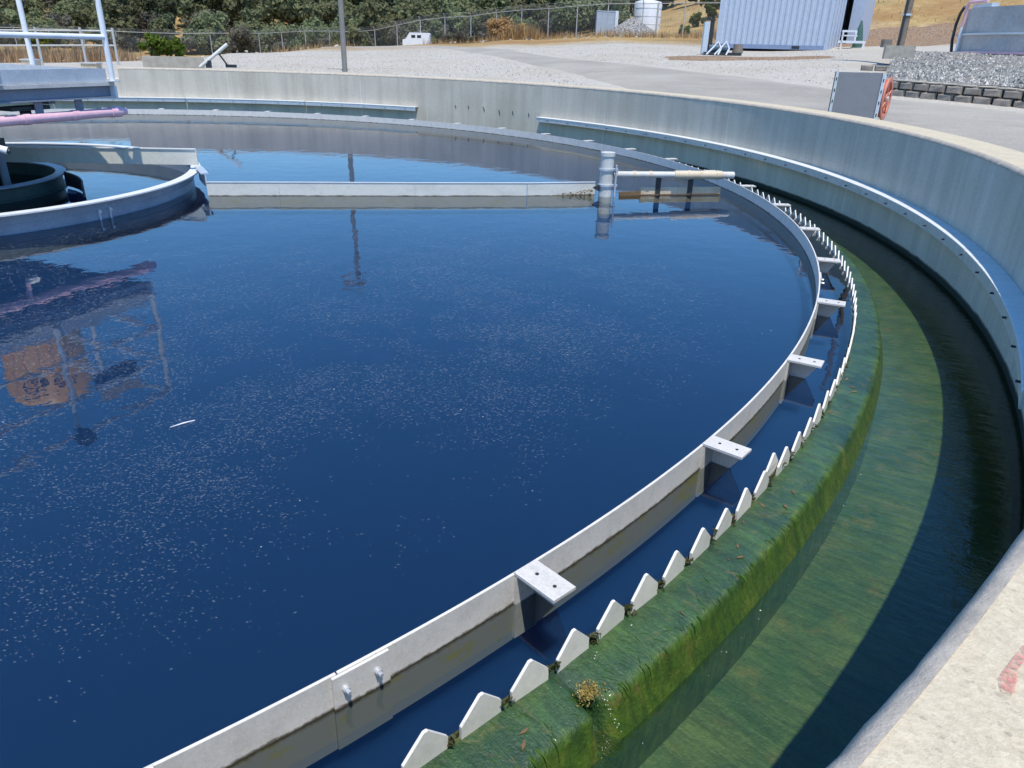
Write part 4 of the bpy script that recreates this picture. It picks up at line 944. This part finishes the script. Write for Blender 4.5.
vx, vy = cam_xy(-7.35, 74.5); vz = gz(vx, vy)-.45
t = thing('parked_van', 'white van parked far off beyond the fence, partly behind brush', 'van', (vx, vy, vz))
t.scale = (.8, .8, .8)
m = MB(); pr = [(-1.55, .3), (1.5, .3), (1.5, 1.85), (1.35, 2.0), (-.75, 2.0), (-1.2, 1.35), (-1.55, 1.25)]
m.v = [(vx+x, vy+y, vz+z) for y in (-.9, .9) for x, z in pr]; k = len(pr); m.f = [tuple(range(k)), tuple(range(2*k-1, k-1, -1))]+[(i, i+k, (i+1) % k+k, (i+1) % k) for i in range(k)]; m.build('van_body', M['white'], t)
for x0, x1 in ((-.55, -.1), (.1, .55)): m = MB(); m.box((vx+(x0+x1)/2, vy-.902, vz+1.6), (x1-x0, .01, .3)); m.build('van_window', M['glass'], t)
m = MB(); m.add([(vx-.80, vy-.88, vz+1.93), (vx-1.18, vy-.88, vz+1.40), (vx-1.18, vy+.88, vz+1.40), (vx-.80, vy+.88, vz+1.93)], [(0, 1, 2, 3)]); m.v = [(x-.02, y, z+.01) for x, y, z in m.v]; m.build('windscreen', M['glass'], t)
for x in (-1.0, .95):
    for y in (-.85, .85): m = MB(); m.tube([(vx+x, vy+y-.1, vz+.3), (vx+x, vy+y+.1, vz+.3)], .32, 16); m.build('wheel', M['dark'], t, 40)
vx, vy = cam_xy(-11.0, 84); vz = gz(vx, vy)-.3
t = thing('parked_car', 'small white car far off beyond the fence near the lamp pole', 'car', (vx, vy, vz))
m = MB(); pr = [(-.8, .3), (.8, .3), (.85, .85), (.55, .95), (.35, 1.4), (-.4, 1.4), (-.62, .95), (-.82, .85)]
m.v = [(vx+x, vy+y, vz+z) for y in (-.9, .9) for x, z in pr]; k = len(pr); m.f = [tuple(range(k)), tuple(range(2*k-1, k-1, -1))]+[(i, i+k, (i+1) % k+k, (i+1) % k) for i in range(k)]; m.build('car_body', M['white'], t)
m = MB(); m.box((vx, vy-.902, vz+1.15), (.7, .01, .3)); m.build('car_window', M['glass'], t)
for x in (-.5, .5):
    for y in (-.85, .85): m = MB(); m.tube([(vx+x, vy+y-.1, vz+.3), (vx+x, vy+y+.1, vz+.3)], .3, 14); m.build('wheel', M['dark'], t, 40)

# ------------------------------------------------------------------ chain-link fence
def fence(P, label, step=3.0, h=2.15):
    pts = walk([Vector((*p, 0)) for p in P], step); o = pts[0][0]
    t = thing('chain_link_fence', label, 'fence', (o.x, o.y, gz(o.x, o.y)))
    q = []
    pm = bpy.data.meshes.new('fence_post'); m = MB(); m.tube([(0, 0, -.2), (0, 0, h), (-.10, -.25, h+.32)], [.04, .04, .025], 8); pm.from_pydata(m.v, [], m.f); pm.materials.append(M['post'])
    for p, d in pts:
        z = gz(p.x, p.y); ob = bpy.data.objects.new('fence_post', pm); C.objects.link(ob); ob.parent = t; ob.location = Vector((p.x, p.y, z))-t.location; q.append(Vector((p.x, p.y, z)))
    m = MB()
    for a, b in zip(q, q[1:]): m.tube([a+Vector((0, 0, h)), b+Vector((0, 0, h))], .025, 6, False)
    m.build('top_rail', M['post'], t)
    m = MB()
    for k in range(3):
        for a, b in zip(q, q[1:]): m.tube([a+Vector((-.033*(k+1), -.083*(k+1), h+.107*(k+1)-.01)), b+Vector((-.033*(k+1), -.083*(k+1), h+.107*(k+1)-.01))], .006, 4, False)
    m.build('barbed_wire', M['post'], t)
    m = MB()
    for a, b in zip(q, q[1:]): m.add([a+Vector((0, 0, .03)), b+Vector((0, 0, .03)), b+Vector((0, 0, h-.03)), a+Vector((0, 0, h-.03))], [(0, 1, 2, 3)])
    m.build('chain_mesh', M['chain'], t)
fence([cam_xy(-44, 100), cam_xy(-20, 92), cam_xy(-12, 82), cam_xy(-2.5, 70), cam_xy(7.5, 59.5), cam_xy(15.5, 57.5)], 'long chain-link fence with barbed wire arms along the back of the yard')
fence([cam_xy(16, 57.4), cam_xy(21, 56.5), cam_xy(27, 55)], 'chain-link fence stretch on the slope behind the container', 3.2)
def pfence():
    P = [cam_xy(a, 31) for a in (-36, -33.5, -31, -28.6, -26.8)]; o = P[0]
    t = thing('pipe_fence', 'low pipe rail fence on the far left behind the bridge', 'fence', (*o, gz(*o)))
    q = [Vector((x, y, gz(x, y))) for x, y in P]
    for p in q: m = MB(); m.tube([p, p+Vector((0, 0, 1.15))], .04, 8); m.build('fence_post', M['post'], t, 40)
    for z in (.6, 1.05):
        m = MB()
        for a, b in zip(q, q[1:]): m.tube([a+Vector((0, 0, z)), b+Vector((0, 0, z))], .025, 6)
        m.build('fence_rail', M['post'], t, 40)
pfence()

# ------------------------------------------------------------------ trees, bushes, dry grass
def crown_mesh(name, mat, W, Hh, nclump, nleaf, leaf, seed, low=.15):
    r = random.Random(seed); m = MB(); cl = []
    for k in range(nclump):
        while True:
            p = Vector((r.uniform(-1, 1), r.uniform(-1, 1), r.uniform(-1, 1)))
            if p.length < 1: break
        p = p*(.55+.4*r.random())/max(.35, p.length)*p.length
        cl.append((Vector((p.x*W, p.y*W, Hh*(low+(1-low)*(.5+.45*p.z)))), r.uniform(.24, .42)*W))
    for c, cr in cl:
        for q in range(nleaf):
            d = Vector((r.gauss(0, 1), r.gauss(0, 1), r.gauss(0, .8))); d.normalize(); p = c+d*cr*(r.random()**.35)*Vector((1, 1, .8)).length/1.62
            n = (d+Vector((r.uniform(-.7, .7), r.uniform(-.7, .7), r.uniform(-.3, 1)))).normalized(); a = n.orthogonal().normalized(); b = n.cross(a); th = r.random()*6.28
            u = (a*math.cos(th)+b*math.sin(th))*leaf*r.uniform(.6, 1.3); v = (-a*math.sin(th)+b*math.cos(th))*leaf*r.uniform(.4, .9)
            m.add([p-u, p+v*.8, p+u, p-v], [(0, 1, 2, 3)])
    me = bpy.data.meshes.new(name); me.from_pydata(m.v, [], m.f); me.materials.append(mat); return me
def trunk_mesh(W, Hh, seed):
    r = random.Random(seed); m = MB(); m.tube([(0, 0, -.5), (r.uniform(-.1, .1), 0, Hh*.25), (r.uniform(-.2, .2), r.uniform(-.2, .2), Hh*.6)], [W*.07, W*.055, W*.02], 8)
    for k in range(4):
        a = r.random()*6.28; m.tube([(0, 0, Hh*.22), (math.cos(a)*W*.3, math.sin(a)*W*.3, Hh*.42), (math.cos(a)*W*.6, math.sin(a)*W*.6, Hh*.6)], [W*.035, W*.025, W*.01], 6)
    me = bpy.data.meshes.new('trunk'); me.from_pydata(m.v, [], m.f); me.materials.append(M['bark']); return me
KIND = {
 'oak': ('oak_tree', 'olive green oak in the dense stand of trees on the far hillside', 'olive green oaks on the far hillside', [(crown_mesh('crown', M['leaf_oak'], 2.6, 5.2, 20, 120, .24, s, -.12), trunk_mesh(2.6, 5.2, s)) for s in range(5)]),
 'dark': ('oak_tree', 'dark green tree standing among paler oaks', 'dark green trees among the oaks', [(crown_mesh('crown', M['leaf_dark'], 2.1, 5.6, 14, 120, .25, 20+s, -.05), trunk_mesh(2.1, 5.6, s)) for s in range(2)]),
 'bright': ('leafy_shrub', 'bright yellow-green shrub in front of the oaks at the fence', 'bright green shrubs by the fence', [(crown_mesh('crown', M['leaf_bright'], 1.7, 2.6, 10, 110, .2, 40+s, .05), trunk_mesh(1.7, 2.6, s)) for s in range(2)]),
 'dry': ('dry_bush', 'rounded golden dry bush at the yard edge in front of the fence', 'golden dry bushes in front of the fence', [(crown_mesh('crown', M['straw'], 1.3, 1.7, 14, 170, .10, 80+s, -.05), trunk_mesh(1.3, 1.7, s)) for s in range(2)]),
 'grey': ('brush', 'grey-brown leafless brush among the green oaks', 'grey brush among the oaks', [(crown_mesh('crown', M['leaf_grey'], 1.9, 3.2, 12, 100, .16, 60+s, .05), trunk_mesh(1.9, 3.2, s)) for s in range(2)])}
cnt = 0
def plant(kind, az, D, s, label=None, group=None, zs=1.0):
    global cnt
    name, lab, grp, ms = KIND[kind]; x, y = cam_xy(az, D); z = gz(x, y); cr, tr = ms[cnt % len(ms)]; cnt += 1
    t = thing(name, label or lab, 'tree' if kind in ('oak', 'dark') else 'shrub', (x, y, z-.1), group or grp)
    t.scale = (s, s, s*zs); t.rotation_euler = (0, 0, rnd.random()*6.28)
    for n, me in (('crown', cr), ('trunk', tr)): o = bpy.data.objects.new(n, me); C.objects.link(o); o.parent = t
FEN = [(-44, 100), (-20, 92), (-12, 82), (-2.5, 72), (7.5, 66), (16, 64)]
for dD, step, s0 in ((5, 1.7, .85), (11, 1.7, 1.0), (19, 1.75, 1.2), (30, 1.8, 1.35), (44, 1.9, 1.5)):
    az = -42
    while az < 10.5:
        a = az+rnd.uniform(-.7, .7); lim = 6.0 if dD < 20 else 11
        if a < lim and not (dD < 15 and (-17.8 < a < -14.6 or -6.2 < a < -4.6)):
            k = rnd.random(); plant('oak' if k < .76 else 'dark' if k < .86 else 'grey', a, interp(a, FEN)+dD+rnd.uniform(-3, 3), s0*rnd.uniform(.8, 1.2))
        az += step*rnd.uniform(.75, 1.15)
plant('bright', -24.6, 90, 1.0, 'larger bright green shrub behind the pale upright slab', 'bright green shrubs by the fence'); plant('bright', -23.3, 90, .85, 'smaller bright green shrub just right of the larger one behind the slab', 'bright green shrubs by the fence')
for az, D, s, lb in ((-11.8, 88, .8, 'bright green shrub just right of the lamp pole, behind the fence'), (-31, 92, .9, 'bright green shrub seen between the bridge railing posts'), (5.5, 82, .9, 'bright green shrub just left of the small grey-blue control cabinet'), (8.3, 78, .8, 'bright green shrub between the control cabinet and the white water tank')): plant('bright', az, D, s, lb)
for az in range(-42, 7): plant('grey' if az % 3 else 'oak', az+rnd.uniform(-.5, .5), interp(az, FEN)+rnd.uniform(.8, 4), rnd.uniform(.45, .8))
for az, D, s in ((-16, 92, 1.0), (-19.2, 90, 1.1), (-6.6, 84, 1.0), (-8.4, 86, .8), (-4.6, 80, .8), (1.5, 82, 1.2), (4.2, 80, 1.2), (-27.0, 84, .8), (-14.2, 90, .9)): plant('grey', az, D, s)
for az, D, s in ((8.0, 92, 1.0), (10.2, 96, 1.1), (11.8, 90, .9), (-10.6, 95, 1.1)): plant('dark', az, D, s)
plant('dry', -1.7, 64, 1.15, 'larger rounded golden dry bush in front of the fence'); plant('dry', -.5, 65, .8, 'smaller golden dry bush right of the larger one by the fence')
for az, D, s in ((-5.3, 70, .36), (-4.4, 69, .42), (-3.7, 69.5, .28)): plant('grey', az, D, s, 'low grey brush growing just right of the white van', 'grey brush by the van')
for az, D, s in ((13.0, 75, .9), (12.0, 70, .5), (11.2, 64, .35), (14.4, 78, .6)): plant('bright', az, D, s, 'low green bush on the golden slope beside the white water tank', 'green bushes by the water tank')

def tufts(name, spots, mat, label, cat):
    m = MB()
    for (x, y, h, sp, nb) in spots:
        z = gz(x, y)
        for q in range(nb):
            a = rnd.random()*6.28; l = h*rnd.uniform(.5, 1.1); bx_, by_ = x+rnd.gauss(0, sp), y+rnd.gauss(0, sp); wv = .03+.03*h
            tip = Vector((bx_+math.cos(a)*l*.35, by_+math.sin(a)*l*.35, z+l)); sv = Vector((-math.sin(a), math.cos(a), 0))*wv*.6
            m.add([Vector((bx_, by_, z-.05))-sv, Vector((bx_, by_, z-.05))+sv, tip], [(0, 1, 2)])
    o = m.build(name, mat, kind='stuff'); tag(o, label, cat)
sp = []
for k in range(420):
    az = rnd.uniform(-36, 16); D = interp(az, [(-36, 38), (-24, 42), (-16, 60), (-5, 66), (0, 63), (8, 58), (16, 55)])+rnd.uniform(0, 5)
    if -26.5 < az < -17 or (-11.5 < az < -6): continue
    x, y = cam_xy(az, D); sp.append((x, y, rnd.uniform(.3, .7), .6, 10))
for k in range(120):
    az = rnd.gauss(-.3, 1.1); x, y = cam_xy(az, 64+rnd.uniform(-1.5, 2)); sp.append((x, y, 1.0*math.exp(-((az+.3)/1.3)**2)+.25, .5, 16))
tufts('dry_grass', sp, M['straw'], 'tufts of dry golden grass along the foot of the fence', 'grass')
sp = []
for k in range(260): az = rnd.uniform(-36, -26.6); x, y = cam_xy(az, 37+rnd.uniform(0, 6)); sp.append((x, y, rnd.uniform(.4, .8), .5, 14))
tufts('dry_brush', sp, M['straw_red'], 'reddish dry brush behind the bridge at the far left', 'brush')
sp = []
for k in range(900):
    az = rnd.uniform(10, 42); D = rnd.uniform(47, 90)
    if az < 20: D = max(D, 60)
    x, y = cam_xy(az, D); sp.append((x, y, rnd.uniform(.10, .28), .8, 6))
tufts('hillside_grass', sp, M['straw'], 'dry golden grass covering the slope at the right', 'grass')
m = MB()
for k in range(90):
    az = rnd.choice((rnd.uniform(-36, 16), rnd.uniform(-6, 8))); D = interp(az, [(-36, 36), (-24, 40), (-12, 55), (0, 60), (8, 56), (16, 53)])+rnd.uniform(-2, 2); x, y = cam_xy(az, D); c = Vector((x, y, gz(x, y)+.05)); s = rnd.uniform(.06, .2)
    m.add([c+Vector((rnd.uniform(-1, 1)*s, rnd.uniform(-1, 1)*s, rnd.uniform(-.3, .8)*s)) for _ in range(5)], [(0, 1, 2), (0, 2, 3), (0, 3, 1), (1, 3, 2), (0, 1, 4), (1, 2, 4)])
o = m.build('scattered_rocks', M['palestone'], kind='stuff'); tag(o, 'small pale rocks scattered along the yard edge', 'rocks')

def m_stone(name, a, b):
    t = NT(name); g = t.n('ShaderNodeNewGeometry'); return t.prin(t.mix(g.outputs['Random Per Island'], a, b), .9, spec=.2)
def stones(name, pts, mat, label):
    m = MB()
    for c, sz in pts:
        v = [c+Vector((rnd.uniform(-1, 1)*sz, rnd.uniform(-1, 1)*sz, -sz*.3)) for _ in range(3)]+[c+Vector((rnd.uniform(-.5, .5)*sz, rnd.uniform(-.5, .5)*sz, sz*rnd.uniform(.4, .9)))]
        m.add(v, [(0, 1, 2), (0, 1, 3), (1, 2, 3), (2, 0, 3)])
    o = m.build(name, mat, kind='stuff'); tag(o, label, 'gravel')
pts = []
while len(pts) < 9000:
    u, v = rnd.random(), rnd.random(); p = along(front, v)*(1-u)+along(back, v)*u
    z = max(.98+.57*u**1.6+.05*noise.noise((p.x*1.1, p.y*1.1, 0)), gz(p.x, p.y)+.02); pts.append((Vector((p.x, p.y, z)), rnd.uniform(.025, .065)))
stones('bank_stones', pts, m_stone('bank_stone', (.22, .205, .18), (.64, .595, .52)), 'loose grey stones covering the gravel bank above the block wall')
pts = []
while len(pts) < 20000:
    az, D = rnd.uniform(-24, 22), 16+34*rnd.random()**1.3
    x, y = cam_xy(az, D)
    if math.hypot(x, y) < 9.4: continue
    # keep off the road
    if ROADHIT(x, y): continue
    pts.append((Vector((x, y, gz(x, y))), rnd.uniform(.015, .04)))
stones('yard_gravel', pts, m_stone('yard_stone', (.34, .315, .275), (.62, .58, .515)), 'loose pale gravel scattered over the yard behind the wall')
